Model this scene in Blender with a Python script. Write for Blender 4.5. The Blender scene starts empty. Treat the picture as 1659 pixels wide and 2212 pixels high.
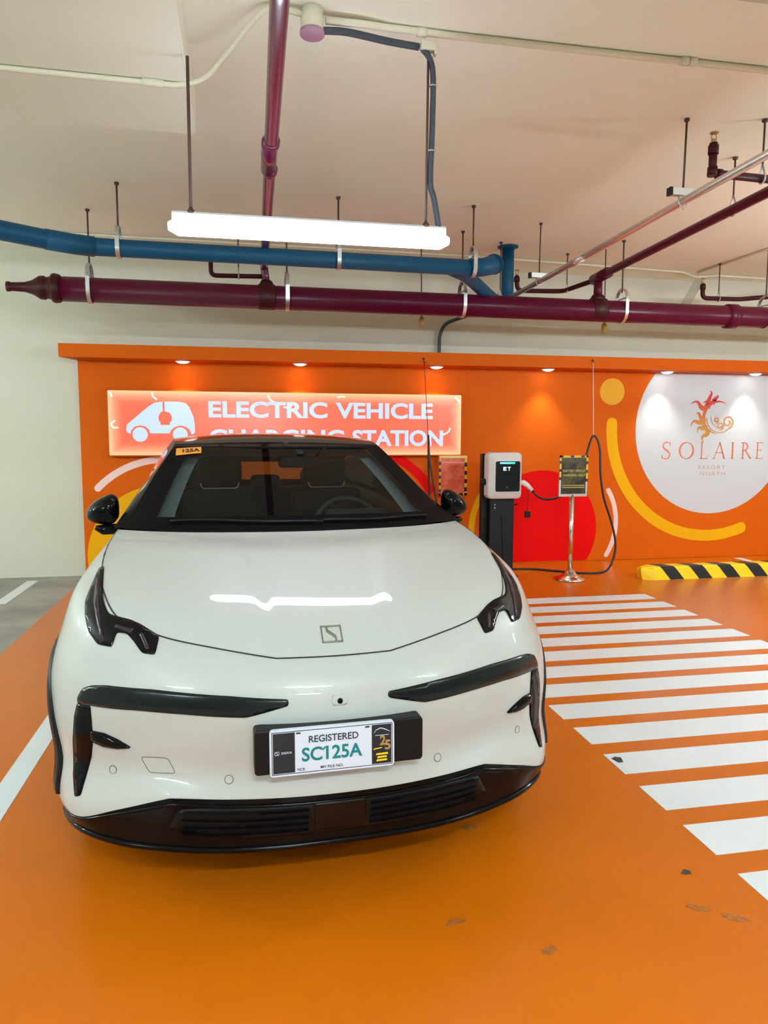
import bpy, bmesh, math, random
from math import sin, cos, pi, sqrt, radians
from mathutils import Vector, Matrix
from mathutils.bvhtree import BVHTree
from mathutils.geometry import delaunay_2d_cdt

random.seed(7)
C = bpy.context.scene.collection
SC = bpy.context.scene

# ------------------------------------------------------------------ camera
YAW, PITCH, ROLL, CAM_H = .1896, -.104, .0033, 1.5455
cf = Vector((sin(YAW) * cos(PITCH), cos(YAW) * cos(PITCH), sin(PITCH)))
cr = Vector((cos(YAW), -sin(YAW), 0))
cu = cr.cross(cf)
rr = cr * cos(ROLL) + cu * sin(ROLL)
uu = cu * cos(ROLL) - cr * sin(ROLL)
cam_data = bpy.data.cameras.new('camera')
cam_data.sensor_fit = 'VERTICAL'
cam_data.sensor_height = 36.0
cam_data.lens = 1575.2 * 36.0 / 2212.0
cam_data.clip_start = .05
cam = bpy.data.objects.new('camera', cam_data)
C.objects.link(cam)
m = Matrix((rr, uu, -cf)).transposed().to_4x4()
m.translation = Vector((0, 0, CAM_H))
cam.matrix_world = m
SC.camera = cam

# ------------------------------------------------------------------ exposure, world
vs = SC.view_settings
vs.view_transform = 'Standard'
vs.look = 'None'
vs.gamma = 1.0
vs.use_curve_mapping = False
vs.exposure = EXPOSURE = .55
wd = bpy.data.worlds.new('world')
SC.world = wd
wd.use_nodes = True
wd.node_tree.nodes['Background'].inputs[0].default_value = (1.0, .93, .82, 1)
wd.node_tree.nodes['Background'].inputs[1].default_value = .25

LAMP_STRENGTH = 14.0          # diffuser of the lamp over the car
AISLE_STRENGTH = 175.0        # diffusers of the unseen battens, side-bay ones added for light
LAMP_COLOR = (.86, .92, 1.12)
AISLE_COLOR = (.80, .94, 1.03)
DOWNLIGHT_W = 27.0
DOWNLIGHT_COLOR = (1.0, .95, .86)
SIGN_STRENGTH = .66


# ------------------------------------------------------------------ materials
def mat(name, col, rough=.5, metal=0., coat=0., emit=None, es=0., noise=None, bump=0., bscale=60., spec=.5, coat_rough=.03):
    mt = bpy.data.materials.new(name)
    mt.use_nodes = True
    nt = mt.node_tree
    b = nt.nodes['Principled BSDF']
    b.inputs['Base Color'].default_value = (*col, 1)
    b.inputs['Roughness'].default_value = rough
    b.inputs['Metallic'].default_value = metal
    b.inputs['Specular IOR Level'].default_value = spec
    if coat:
        b.inputs['Coat Weight'].default_value = coat
        b.inputs['Coat Roughness'].default_value = coat_rough
    if emit:
        b.inputs['Emission Color'].default_value = (*emit, 1)
        b.inputs['Emission Strength'].default_value = es
    if noise or bump:
        tc = nt.nodes.new('ShaderNodeTexCoord')
    if noise:                       # (scale, amount, second colour)
        sc_, lo, hi, col2 = noise
        n = nt.nodes.new('ShaderNodeTexNoise')
        n.inputs['Scale'].default_value = sc_
        n.inputs['Detail'].default_value = 6
        nt.links.new(tc.outputs['Object'], n.inputs['Vector'])
        r = nt.nodes.new('ShaderNodeValToRGB')
        r.color_ramp.elements[0].position = lo
        r.color_ramp.elements[1].position = hi
        r.color_ramp.elements[0].color = (*col, 1)
        r.color_ramp.elements[1].color = (*col2, 1)
        nt.links.new(n.outputs['Fac'], r.inputs['Fac'])
        nt.links.new(r.outputs['Color'], b.inputs['Base Color'])
    if bump:
        n2 = nt.nodes.new('ShaderNodeTexNoise')
        n2.inputs['Scale'].default_value = bscale
        n2.inputs['Detail'].default_value = 4
        nt.links.new(tc.outputs['Object'], n2.inputs['Vector'])
        bp = nt.nodes.new('ShaderNodeBump')
        bp.inputs['Strength'].default_value = bump
        bp.inputs['Distance'].default_value = .01
        nt.links.new(n2.outputs['Fac'], bp.inputs['Height'])
        nt.links.new(bp.outputs['Normal'], b.inputs['Normal'])
    return mt


def rgb(r, g, b):
    f = lambda v: (v / 255 / 12.92) if v <= 10 else ((v / 255 + .055) / 1.055) ** 2.4
    return (f(r), f(g), f(b))


M = {}
M['orange_floor'] = mat('orange_floor', (.54, .124, .002), .30, noise=(1.3, .35, .75, (.59, .139, .003)), bump=.04, bscale=9, spec=.3)
M['concrete'] = mat('concrete', (.20, .185, .16), .55, noise=(1.8, .35, .65, (.34, .32, .28)), bump=.12, bscale=30)
M['paint_white'] = mat('road_paint', (.68, .71, .72), .45, noise=(3.0, .3, .8, (.73, .76, .77)), spec=.3, bump=.04, bscale=14)
M['wall_white'] = mat('wall_white', (.56, .54, .42), .7, noise=(.9, .3, .8, (.60, .58, .47)), bump=.06, bscale=40)
M['ceiling'] = mat('ceiling_paint', (.84, .845, .69), .75, noise=(.7, .3, .75, (.89, .895, .75)), bump=.10, bscale=5)
M['mural_orange'] = mat('mural_orange', (.61, .103, .003), .5, noise=(.6, .3, .7, (.64, .112, .004)), spec=.06)
M['mural_red'] = mat('mural_red', (.74, .004, .004), .5, spec=.05)
M['mural_yellow'] = mat('mural_yellow', (.80, .40, .006), .5, spec=.06)
M['mural_gold'] = mat('mural_gold', (.74, .38, .03), .5, spec=.06)
M['mural_pink'] = mat('mural_pink', (.86, .60, .54), .4)
M['mural_white'] = mat('mural_white', (.56, .58, .60), .4, spec=.2)
M['maroon'] = mat('maroon_pipe', (.085, .003, .018), .28, spec=.2, bump=.02)
M['dark_maroon'] = mat('dark_maroon', (.045, .003, .006), .45, spec=.25)
M['purple_pipe'] = mat('purple_pipe', (.12, .010, .045), .25, coat=.3)
M['blue'] = mat('blue_pipe', (.007, .072, .145), .42, spec=.22, bump=.02)
M['galv'] = mat('galvanised_steel', (.62, .62, .60), .32, .9)
M['steel_rod'] = mat('threaded_rod', (.09, .05, .04), .55, .3)
M['chrome'] = mat('chrome', (.80, .76, .72), .13, 1.0)
M['alu'] = mat('aluminium_pipe', (.74, .66, .63), .3, .8)
M['cream_pvc'] = mat('cream_conduit', (.70, .66, .50), .45)
M['grey_pvc'] = mat('grey_conduit', (.055, .065, .08), .45, spec=.3)
M['black_plastic'] = mat('black_plastic', (.006, .006, .008), .45, spec=.25)
M['cable'] = mat('cable_rubber', (.012, .010, .011), .5)
M['yellow'] = mat('hazard_yellow', (.90, .60, .01), .38)
M['black_paint'] = mat('hazard_black', (.008, .010, .012), .4)
M['brass'] = mat('brass', (.55, .38, .14), .4, .8)
M['lamp_body'] = mat('lamp_body', (.62, .64, .66), .4)
M['lamp_diff'] = mat('lamp_diffuser', (.9, .9, .9), .4, emit=LAMP_COLOR, es=LAMP_STRENGTH)
M['aisle_diff'] = mat('aisle_lamp_diffuser', (.9, .9, .9), .4, emit=AISLE_COLOR, es=AISLE_STRENGTH)
M['dl_lens'] = mat('downlight_lens', (.9, .9, .9), .4, emit=DOWNLIGHT_COLOR, es=9)
M['red_txt'] = mat('logo_copper', (.60, .15, .07), .4)


# ------------------------------------------------------------------ object helpers
def tag(o, label=None, cat=None, group=None, kind=None):
    if label: o['label'] = label
    if cat: o['category'] = cat
    if group: o['group'] = group
    if kind: o['kind'] = kind
    return o


def thing(name, label, cat, loc=(0, 0, 0), rz=0, group=None):
    o = bpy.data.objects.new(name, None)
    o.empty_display_size = .1
    o.location = loc
    o.rotation_euler = (0, 0, rz)
    C.objects.link(o)
    return tag(o, label, cat, group)


def root_loc(o):
    while o.parent: o = o.parent
    return o.location


class MB:
    """collects shapes in world (or car) coordinates, then links them as ONE mesh object"""
    def __init__(s):
        s.v = []; s.f = []; s.mi = []; s.sm = []

    def add(s, v, f, mi=0, sm=False):
        n = len(s.v)
        s.v += [tuple(p) for p in v]
        for q in f:
            s.f.append(tuple(i + n for i in q)); s.mi.append(mi); s.sm.append(sm)
        return s

    def box(s, a, b, mi=0):
        (x0, y0, z0), (x1, y1, z1) = a, b
        x0, x1 = min(x0, x1), max(x0, x1); y0, y1 = min(y0, y1), max(y0, y1); z0, z1 = min(z0, z1), max(z0, z1)
        v = [(x0, y0, z0), (x1, y0, z0), (x1, y1, z0), (x0, y1, z0), (x0, y0, z1), (x1, y0, z1), (x1, y1, z1), (x0, y1, z1)]
        f = [(0, 3, 2, 1), (4, 5, 6, 7), (0, 1, 5, 4), (1, 2, 6, 5), (2, 3, 7, 6), (3, 0, 4, 7)]
        return s.add(v, f, mi)

    def rbox(s, a, b, r, n=4, axis=1, mi=0):
        """box with rounded corners in the plane across `axis` (default: rounded in x-z, deep along y)"""
        (x0, y0, z0), (x1, y1, z1) = a, b
        if axis == 1: P = rrect(x0, z0, x1, z1, r, n); return s.prism(P, y0, y1, 1, mi)
        if axis == 2: P = rrect(x0, y0, x1, y1, r, n); return s.prism(P, z0, z1, 2, mi)
        P = rrect(y0, z0, y1, z1, r, n); return s.prism(P, x0, x1, 0, mi)

    def prism(s, P, d0, d1, axis=1, mi=0):
        """polygon P extruded along an axis from d0 to d1"""
        def mk(p, d):
            return (p[0], d, p[1]) if axis == 1 else ((p[0], p[1], d) if axis == 2 else (d, p[0], p[1]))
        n = len(P)
        v = [mk(p, d0) for p in P] + [mk(p, d1) for p in P]
        f = [(i, (i + 1) % n, n + (i + 1) % n, n + i) for i in range(n)]
        f += [tuple(range(n - 1, -1, -1)), tuple(range(n, 2 * n))]
        return s.add(v, f, mi)

    def tube(s, pts, r, n=14, cap=True, mi=0, smooth=True):
        """pipe along a polyline; r a number or one radius per point"""
        P = [Vector(p) for p in pts]
        R = r if isinstance(r, (list, tuple)) else [r] * len(P)
        t0 = (P[1] - P[0]).normalized()
        a = t0.orthogonal().normalized()
        rings = []
        for i, p in enumerate(P):
            if i == 0: t = P[1] - P[0]
            elif i == len(P) - 1: t = P[-1] - P[-2]
            else:
                d0 = (P[i] - P[i - 1]); d1 = (P[i + 1] - P[i])
                t = (d0.normalized() if d0.length > 1e-9 else d1.normalized()) + (d1.normalized() if d1.length > 1e-9 else d0.normalized())
            if t.length < 1e-9: t = t0
            t.normalize()
            a = a - t * a.dot(t)
            if a.length < 1e-6: a = t.orthogonal()
            a.normalize()
            b = t.cross(a)
            k = 1.0
            if 0 < i < len(P) - 1:
                dd = (P[i + 1] - P[i])
                if dd.length > 1e-9: k = 1 / max(.6, abs(t.dot(dd.normalized())))
            rings.append([p + (a * cos(2 * pi * j / n) + b * sin(2 * pi * j / n)) * R[i] for j in range(n)])
        v = [q for g in rings for q in g]
        f = []
        for i in range(len(P) - 1):
            for j in range(n):
                k2 = (j + 1) % n
                f.append((i * n + j, i * n + k2, (i + 1) * n + k2, (i + 1) * n + j))
        s.add(v, f, mi, smooth)
        if cap:
            s.add(rings[0], [tuple(range(n - 1, -1, -1))], mi)
            s.add(rings[-1], [tuple(range(n))], mi)
        return s

    def cyl(s, a, b, r, n=20, mi=0): return s.tube([a, b], r, n, True, mi)

    def lathe(s, prof, c, axis=2, n=32, mi=0, smooth=True):
        """profile [(radius, height)] spun about an axis through c"""
        v = []; f = []
        for (r, h) in prof:
            for j in range(n):
                x, y = r * cos(2 * pi * j / n), r * sin(2 * pi * j / n)
                q = {2: (x, y, h), 1: (x, h, y), 0: (h, x, y)}[axis]
                v.append((q[0] + c[0], q[1] + c[1], q[2] + c[2]))
        for i in range(len(prof) - 1):
            for j in range(n):
                k = (j + 1) % n
                f.append((i * n + j, i * n + k, (i + 1) * n + k, (i + 1) * n + j))
        s.add(v, f, mi, smooth)
        if prof[0][0] > 1e-5: s.add(v[:n], [tuple(range(n - 1, -1, -1))], mi)
        if prof[-1][0] > 1e-5: s.add(v[-n:], [tuple(range(n))], mi)
        return s

    def build(s, name, mats, parent=None, local=False, bevel=0., fix=True):
        me = bpy.data.meshes.new(name)
        off = Vector((0, 0, 0)) if (parent is None or local) else root_loc(parent)
        me.from_pydata([tuple(Vector(p) - off) for p in s.v], [], s.f)
        for q in (mats if isinstance(mats, (list, tuple)) else [mats]): me.materials.append(q)
        me.polygons.foreach_set('material_index', s.mi)
        me.polygons.foreach_set('use_smooth', s.sm)
        if fix:
            bm = bmesh.new(); bm.from_mesh(me)
            bmesh.ops.remove_doubles(bm, verts=bm.verts, dist=1e-6)
            bmesh.ops.recalc_face_normals(bm, faces=bm.faces)
            bm.to_mesh(me); bm.free()
        o = bpy.data.objects.new(name, me)
        C.objects.link(o)
        if parent is not None: o.parent = parent
        if bevel:
            bv = o.modifiers.new('bevel', 'BEVEL')
            bv.width = bevel; bv.segments = 2; bv.limit_method = 'ANGLE'; bv.angle_limit = radians(50)
        return o


def rrect(x0, z0, x1, z1, r, n=4):
    x0, x1 = min(x0, x1), max(x0, x1); z0, z1 = min(z0, z1), max(z0, z1)
    P = []
    for cx, cz, a in ((x1 - r, z0 + r, -pi / 2), (x1 - r, z1 - r, 0), (x0 + r, z1 - r, pi / 2), (x0 + r, z0 + r, pi)):
        for i in range(n + 1):
            t = a + pi / 2 * i / n
            P.append((cx + r * cos(t), cz + r * sin(t)))
    return P


def arc_band(cx, cz, R, w, a0, a1, n=40):
    """round-ended arc stroke as a polygon in the x-z plane (angles in degrees)"""
    a0, a1 = radians(a0), radians(a1)
    P = []
    for i in range(n + 1):
        t = a0 + (a1 - a0) * i / n
        P.append((cx + (R + w / 2) * cos(t), cz + (R + w / 2) * sin(t)))
    sgn = 1 if a1 > a0 else -1
    for i in range(1, 8):
        t = a1 + sgn * pi * i / 8
        P.append((cx + R * cos(a1) + w / 2 * cos(t), cz + R * sin(a1) + w / 2 * sin(t)))
    for i in range(n, -1, -1):
        t = a0 + (a1 - a0) * i / n
        P.append((cx + (R - w / 2) * cos(t), cz + (R - w / 2) * sin(t)))
    for i in range(1, 8):
        t = a0 + pi + sgn * pi * i / 8
        P.append((cx + R * cos(a0) + w / 2 * cos(t), cz + R * sin(a0) + w / 2 * sin(t)))
    return P


def disc_poly(cx, cz, r, n=64, zmin=None, zmax=None):
    P = [(cx + r * cos(2 * pi * i / n), cz + r * sin(2 * pi * i / n)) for i in range(n)]
    def clip(P, keep, z):
        out = []
        for i, p in enumerate(P):
            q = P[(i + 1) % len(P)]
            if keep(p[1]): out.append(p)
            if keep(p[1]) != keep(q[1]):
                t = (z - p[1]) / (q[1] - p[1]); out.append((p[0] + t * (q[0] - p[0]), z))
        return out
    if zmin is not None: P = clip(P, lambda a: a >= zmin, zmin)
    if zmax is not None: P = clip(P, lambda a: a <= zmax, zmax)
    return P


def stroke(pts, w, close=False):
    """ribbon polygon around a 2-D polyline; w a number or one width per point"""
    n = len(pts)
    W_ = w if isinstance(w, (list, tuple)) else [w] * n
    L, R_ = [], []
    for i, p in enumerate(pts):
        a = pts[max(0, i - 1)]; b = pts[min(n - 1, i + 1)]
        dx, dz = b[0] - a[0], b[1] - a[1]
        l = sqrt(dx * dx + dz * dz) or 1
        nx, nz = -dz / l, dx / l
        L.append((p[0] + nx * W_[i] / 2, p[1] + nz * W_[i] / 2)); R_.append((p[0] - nx * W_[i] / 2, p[1] - nz * W_[i] / 2))
    return L + R_[::-1]


def smooth_path(pts, k=8):
    """Catmull-Rom through 2-D or 3-D points"""
    P = [Vector(p) for p in pts]
    out = []
    for i in range(len(P) - 1):
        p0 = P[i - 1] if i else P[0] * 2 - P[1]
        p1, p2 = P[i], P[i + 1]
        p3 = P[i + 2] if i + 2 < len(P) else P[-1] * 2 - P[-2]
        for j in range(k):
            t = j / k
            out.append(.5 * ((2 * p1) + (p2 - p0) * t + (2 * p0 - 5 * p1 + 4 * p2 - p3) * t * t + (3 * p1 - p0 - 3 * p2 + p3) * t ** 3))
    out.append(P[-1])
    return out


def bend(pts, r, k=5):
    """polyline with its corners rounded by radius r"""
    P = [Vector(p) for p in pts]
    out = [P[0]]
    for i in range(1, len(P) - 1):
        a = (P[i - 1] - P[i]); b = (P[i + 1] - P[i])
        d = min(r, a.length * .45, b.length * .45)
        p0 = P[i] + a.normalized() * d; p1 = P[i] + b.normalized() * d
        for j in range(k + 1):
            t = j / k
            out.append(p0 * (1 - t) ** 2 + P[i] * 2 * t * (1 - t) + p1 * t * t)
    out.append(P[-1])
    return out


def text_geo(body, bold=0., spacing=1.0):
    cu_ = bpy.data.curves.new('lettering', 'FONT')
    cu_.body = body
    cu_.offset = bold
    cu_.space_character = spacing
    cu_.fill_mode = 'FRONT'
    cu_.resolution_u = 4
    ob = bpy.data.objects.new('lettering', cu_)
    C.objects.link(ob)
    dg = bpy.context.evaluated_depsgraph_get()
    me = bpy.data.meshes.new_from_object(ob.evaluated_get(dg))
    V = [tuple(v.co) for v in me.vertices]
    F = [tuple(p.vertices) for p in me.polygons]
    bpy.data.objects.remove(ob); bpy.data.curves.remove(cu_); bpy.data.meshes.remove(me)
    return V, F


def text_into(mb, body, x0, z0, x1, z1, y, bold=0., spacing=1.0, mi=0, fn=None, thick=0.):
    """lettering fitted to a rectangle of the x-z plane at depth y (reads from -y)"""
    V, F = text_geo(body, bold, spacing)
    ax0 = min(v[0] for v in V); ax1 = max(v[0] for v in V); ay0 = min(v[1] for v in V); ay1 = max(v[1] for v in V)
    W = []
    for v in V:
        x = x0 + (v[0] - ax0) / (ax1 - ax0) * (x1 - x0); z = z0 + (v[1] - ay0) / (ay1 - ay0) * (z1 - z0)
        W.append(fn(x, z) if fn else (x, y, z))
    mb.add(W, F, mi)
    if thick and not fn:
        n = len(W)
        from collections import Counter
        cnt = {}
        for q in F:
            for i in range(len(q)):
                e = (q[i], q[(i + 1) % len(q)]); cnt[frozenset(e)] = cnt.get(frozenset(e), []) + [e]
        S = [e[0] for e in cnt.values() if len(e) == 1]
        mb.add(W + [(p[0], p[1] + thick, p[2]) for p in W], [(b, a, a + n, b + n) for a, b in S], mi)
    return mb

# =================================================================== the room
YW, ZC = 8.41, 3.47
XL, XR, YB = -9.0, 12.0, -9.0
def struct(mb, name, mats, **k):
    o = mb.build(name, mats, **k); o['kind'] = 'structure'; return o

# floor: bare concrete on the left, orange coating from the bay edge on
mb = MB()
XE = -1.715
YE, XE2 = .9, 8.2                                # the coating ends at the driving aisle
mb.add([(XL, YB, 0), (XR, YB, 0), (XR, YE, 0), (XL, YE, 0)], [(0, 1, 2, 3)], 1)
mb.add([(XL, YE, 0), (XE, YE, 0), (XE, YW, 0), (XL, YW, 0)], [(0, 1, 2, 3)], 1)
mb.add([(XE, YE, 0), (XE2, YE, 0), (XE2, YW, 0), (XE, YW, 0)], [(0, 1, 2, 3)], 0)
mb.add([(XE2, YE, 0), (XR, YE, 0), (XR, YW, 0), (XE2, YW, 0)], [(0, 1, 2, 3)], 1)
mb.add([(XL, YB, -.2), (XR, YB, -.2), (XR, YW, -.2), (XL, YW, -.2)], [(0, 3, 2, 1)], 1)
struct(mb, 'floor', [M['orange_floor'], M['concrete']])
mb = MB(); mb.box((XL, YW, 0), (XR, YW + .2, ZC)); struct(mb, 'wall_back', M['wall_white'])
mb = MB(); mb.box((XL, YB - .2, 0), (XR, YB, ZC)); struct(mb, 'wall_front', M['wall_white'])
mb = MB(); mb.box((XL - .2, YB, 0), (XL, YW, ZC)); struct(mb, 'wall_left', M['wall_white'])
mb = MB(); mb.box((XR, YB, 0), (XR + .2, YW, ZC)); struct(mb, 'wall_right', M['wall_white'])
mb = MB(); mb.box((XL, YB, ZC), (XR, YW + .2, ZC + .25)); struct(mb, 'ceiling', M['ceiling'])
mb = MB(); mb.box((XL, 2.2, 3.25), (-.246, 4.48, ZC)); mb.box((-.262, 2.2, 3.262), (-.236, 4.47, ZC)); struct(mb, 'trim_1', M['ceiling'])          # drop panel
mb = MB(); mb.box((.9, 1.5, 3.2), (XR, 2.66, ZC)); struct(mb, 'trim_2', M['wall_white'])          # beam overhead
mb = MB()                                                                                          # sloped haunch on the back wall
mb.add([(5.52, YW, 3.47), (5.30, YW, 3.10), (7.6, YW, 3.10), (7.6, YW, 3.47), (5.60, YW - .10, 3.47), (5.40, YW - .10, 3.12), (7.6, YW - .10, 3.12), (7.6, YW - .10, 3.47)],
       [(4, 5, 6, 7), (0, 1, 5, 4), (1, 2, 6, 5)])
struct(mb, 'trim_3', M['wall_white'])

# painted markings
def paint(name, P, label, cat, parent=None, mt='paint_white', group=None, z=.0012):
    mb = MB(); n = len(P)
    mb.add([(x, y, z) for x, y in P] + [(x, y, .0001) for x, y in P], [tuple(range(n))] + [(i, i + n, (i + 1) % n + n, (i + 1) % n) for i in range(n)])
    o = mb.build(name, M[mt], parent)
    if label: tag(o, label, cat, group)
    return o
zc_ = thing('zebra_crossing', 'white zebra-striped walkway painted on the orange floor right of the car', 'floor marking', (2.78, 4.2, 0))
for k in range(17):
    y1 = 6.471 - .3313 * k; y0 = y1 - .212
    paint('stripe', [(1.70, y0), (3.865, y0), (3.865, y1), (1.70, y1)], None, None, zc_)
paint('bay_line', [(-1.09, .3), (-.985, .3), (-.985, 7.9), (-1.09, 7.9)], 'white line painted on the orange floor along the left side of the car', 'floor marking', group='painted bay lines')
paint('bay_line', [(-2.28, 7.1), (-2.17, 7.1), (-2.17, 8.2), (-2.28, 8.2)], 'short white line on the grey concrete floor by the left wall', 'floor marking', group='painted bay lines')
paint('bay_line', [(6.16, 4.0), (6.26, 4.0), (6.26, 8.25), (6.16, 8.25)], 'white line on the orange floor behind the striped wheel stop', 'floor marking', group='painted bay lines')
# dirt marks
def blot(cx, cy, rx, ry, rot, seed):
    rnd = random.Random(seed); P = []
    for i in range(26):
        a = 2 * pi * i / 26; k = .55 + .45 * rnd.random()
        x, y = rx * k * cos(a), ry * k * sin(a); P.append((cx + x * cos(rot) - y * sin(rot), cy + x * sin(rot) + y * cos(rot)))
    return P
dirt = mat('floor_dirt', (.26, .085, .008), .6, noise=(40, .35, .65, (.44, .12, .008)))
M['dirt'] = dirt
M['dirt_dark'] = mat('dry_leaf', (.05, .045, .035), .8)
for args, lab in (((.857, 2.64, .045, .03, .2, 1), 'brown scuff on the orange floor right below the front lip'), ((.64, 2.10, .04, .02, .1, 2), 'small scuff on the orange floor in the foreground, middle of the picture'),
                  ((.885, 1.925, .035, .022, .4, 3), 'greenish smudge on the orange floor nearest the camera'),
                  ((1.445, 2.02, .05, .018, -.5, 5), 'dark tyre smear on the orange floor at lower right, its left end'), ((1.535, 1.955, .05, .022, -.5, 6), 'dark tyre smear on the orange floor at lower right, its right end')):
    paint('floor_stain', blot(*args), lab, 'stain', mt='dirt', z=.0008, group='marks on the orange floor')
mb = MB()
mb.add([(1.728, 3.06, .001), (1.752, 3.055, .004), (1.757, 3.09, .012), (1.735, 3.12, .004), (1.725, 3.10, .008), (1.715, 3.11, .002)], [(0, 1, 2), (0, 2, 4), (2, 3, 4), (0, 4, 5)])
tag(mb.build('dry_leaf', M['dirt_dark'], fix=False), 'small dark dry leaf on a white crossing stripe', 'leaf')
mb = MB(); mb.add([(1.515, 2.195, .001), (1.535, 2.19, .003), (1.54, 2.205, .006), (1.526, 2.225, .002), (1.50, 2.20, .004)], [(0, 1, 2), (0, 2, 3), (0, 3, 4)])
tag(mb.build('dry_leaf', M['dirt_dark'], fix=False), 'small brown leaf scrap on the orange floor below the nearest stripe', 'leaf')

# =================================================================== orange feature wall with canopy
YP = 8.37
fw = thing('mural_wall', 'orange printed feature wall with a lit canopy behind the car', 'mural wall', (2.6, YP, 0))
mb = MB(); mb.box((-1.725, YP, 0.003), (9.0, YW - .002, 2.335)); mb.build('panel', M['mural_orange'], fw)
mb = MB()
P = [(-1.83, 8.0), (9.0, 8.0), (9.0, YW - .002), (-1.725, YW - .002), (-1.725, YP)]
mb.prism(P, 2.335, 2.470, 2); mb.build('canopy', M['mural_orange'], fw)
def art(name, P, mt, d=.0015, lab=None):
    mb = MB(); mb.prism(P, YP - d, YP - .0002, 1)
    o = mb.build(name, mt, fw, fix=True)
    if lab: o['label'] = lab
    return o
ZM = 2.330
art('disc', disc_poly(5.86, 1.645, 1.075, 96, .01, ZM), M['mural_white'], .002, 'large white printed disc')
art('disc', disc_poly(4.455, 2.095, .163, 48), M['mural_gold'], .002, 'small gold printed disc')
art('disc', disc_poly(3.575, .41, .725, 80, .012), M['mural_red'], .0015, 'large red printed disc')
art('disc', disc_poly(-.905, .20, .795, 80, .012), M['mural_yellow'], .0015, 'large yellow printed disc behind the car')
art('arc', arc_band(5.84, 1.66, 1.375, .142, 178, 291, 70), M['mural_yellow'], .0022, 'long yellow printed arc')
art('arc', arc_band(3.80, .475, .765, .060, -32, 32, 30), M['mural_pink'], .0022, 'short pale pink printed arc beside the red disc')
art('arc', arc_band(-.85, .30, .98, .075, 60, 137, 40), M['mural_pink'], .0022, 'pale pink printed arc at the left end')
art('arc', arc_band(3.5, .42, .82, .075, 148, 182, 24), M['mural_yellow'], .0022, 'short yellow printed arc left of the charger')
art('arc', arc_band(1.35, .45, .93, .11, 30, 110, 40), M['mural_red'], .0018, 'dark red printed arc beside the roof of the car')


# serif capitals drawn stroke by stroke (unit box), for the large word on the disc
def serif(ch):
    T, t, s = .115, .045, .035
    def bar(x0, x1, z0, z1): return [(x0, z0), (x1, z0), (x1, z1), (x0, z1)]
    def foot(x, w, z, up): return [(x - w, z), (x + w, z), (x + T * .5, z + up * s), (x - T * .5, z + up * s)] if up > 0 else [(x - T * .5, z - s), (x + T * .5, z - s), (x + w, z), (x - w, z)]
    if ch == 'I': return [bar(.5 - T / 2, .5 + T / 2, 0, 1), foot(.5, .17, 0, 1), foot(.5, .17, 1, -1)]
    if ch == 'L': return [bar(.22, .22 + T, 0, 1), foot(.22 + T / 2, .17, 1, -1), bar(.10, .88, 0, t), [(.80, 0), (.93, .22), (.90, .22), (.80, .05)]]
    if ch == 'E': return [bar(.20, .20 + T, 0, 1), bar(.08, .85, 0, t), bar(.08, .82, 1 - t, 1), bar(.28, .68, .5, .5 + t), [(.78, 0), (.92, .20), (.89, .20), (.79, .05)], [(.79, 1), (.84, .80), (.81, .80), (.76, .96)], bar(.66, .69, .42, .62)]
    if ch == 'A': return [[(.07, 0), (.07 + t, 0), (.53, .98), (.47, .98)], [(.80, 0), (.80 + T, 0), (.53, 1.02), (.44, 1.0)], bar(.24, .74, .34, .34 + t), foot(.09, .12, 0, 1), foot(.86, .14, 0, 1)]
    if ch == 'R':
        bowl = [(.27 + .36 * cos(a) * (1 if abs(a) < 1.6 else 1), .735 + .245 * sin(a)) for a in [pi / 2 - pi * i / 16 for i in range(17)]]
        return [bar(.20, .20 + T, 0, 1), foot(.20 + T / 2, .16, 0, 1), bar(.08, .30, 1 - t, 1), stroke(bowl, [t + (T - t) * sin(pi * i / 16) for i in range(17)]), bar(.27, .34, .47, .515),
                [(.40, .50), (.52, .50), (.98, .0), (.84, 0)], bar(.84, 1.0, 0, s)]
    if ch == 'O':
        pts = [(.5 + .42 * cos(a), .5 + .485 * sin(a)) for a in [2 * pi * i / 40 for i in range(41)]]
        return [stroke(pts, [t + (T - t) * abs(cos(2 * pi * i / 40 + .25)) ** 1.3 for i in range(41)])]
    if ch == 'S':
        k = smooth_path([(.82, .80), (.74, .95), (.50, .99), (.26, .90), (.22, .72), (.42, .57), (.64, .45), (.80, .28), (.70, .07), (.46, .01), (.24, .06), (.14, .24)], 5)
        n = len(k)
        return [stroke([(p.x, p.y) for p in [Vector(q) for q in k]], [t * .9 + (T - t) * sin(pi * i / (n - 1)) ** 2 for i in range(n)]), bar(.805, .835, .74, .98), bar(.125, .155, .02, .28)]
    return []
mb = MB()
xs = {'S': (5.135, 5.300), 'O': (5.385, 5.610), 'L': (5.672, 5.815), 'A': (5.868, 6.065), 'I': (6.120, 6.180), 'R': (6.255, 6.430), 'E': (6.475, 6.610)}
YT = YP - .003
for ch, (xa, xb) in xs.items():
    za, zb = 1.268, 1.480
    for P in serif(ch):
        if ch == 'I': q = [(6.150 + (u - .5) * .20, za + v * (zb - za)) for u, v in P]
        else: q = [(xa + u * (xb - xa), za + v * (zb - za)) for u, v in P]
        mb.prism(q, YT, YP - .0021, 1)
o = mb.build('lettering', M['red_txt'], fw); o['label'] = 'copper serif word on the white disc'
mb = MB()
text_into(mb, 'RESORT', 5.672, 1.137, 6.058, 1.185, YT, 0, 1.25)
text_into(mb, 'NORTH', 5.700, 1.055, 6.060, 1.103, YT, 0, 1.2)
o = mb.build('lettering', mat('logo_mauve', (.52, .30, .27), .4), fw, fix=False); o['label'] = 'two small mauve words under the copper word'
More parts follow.
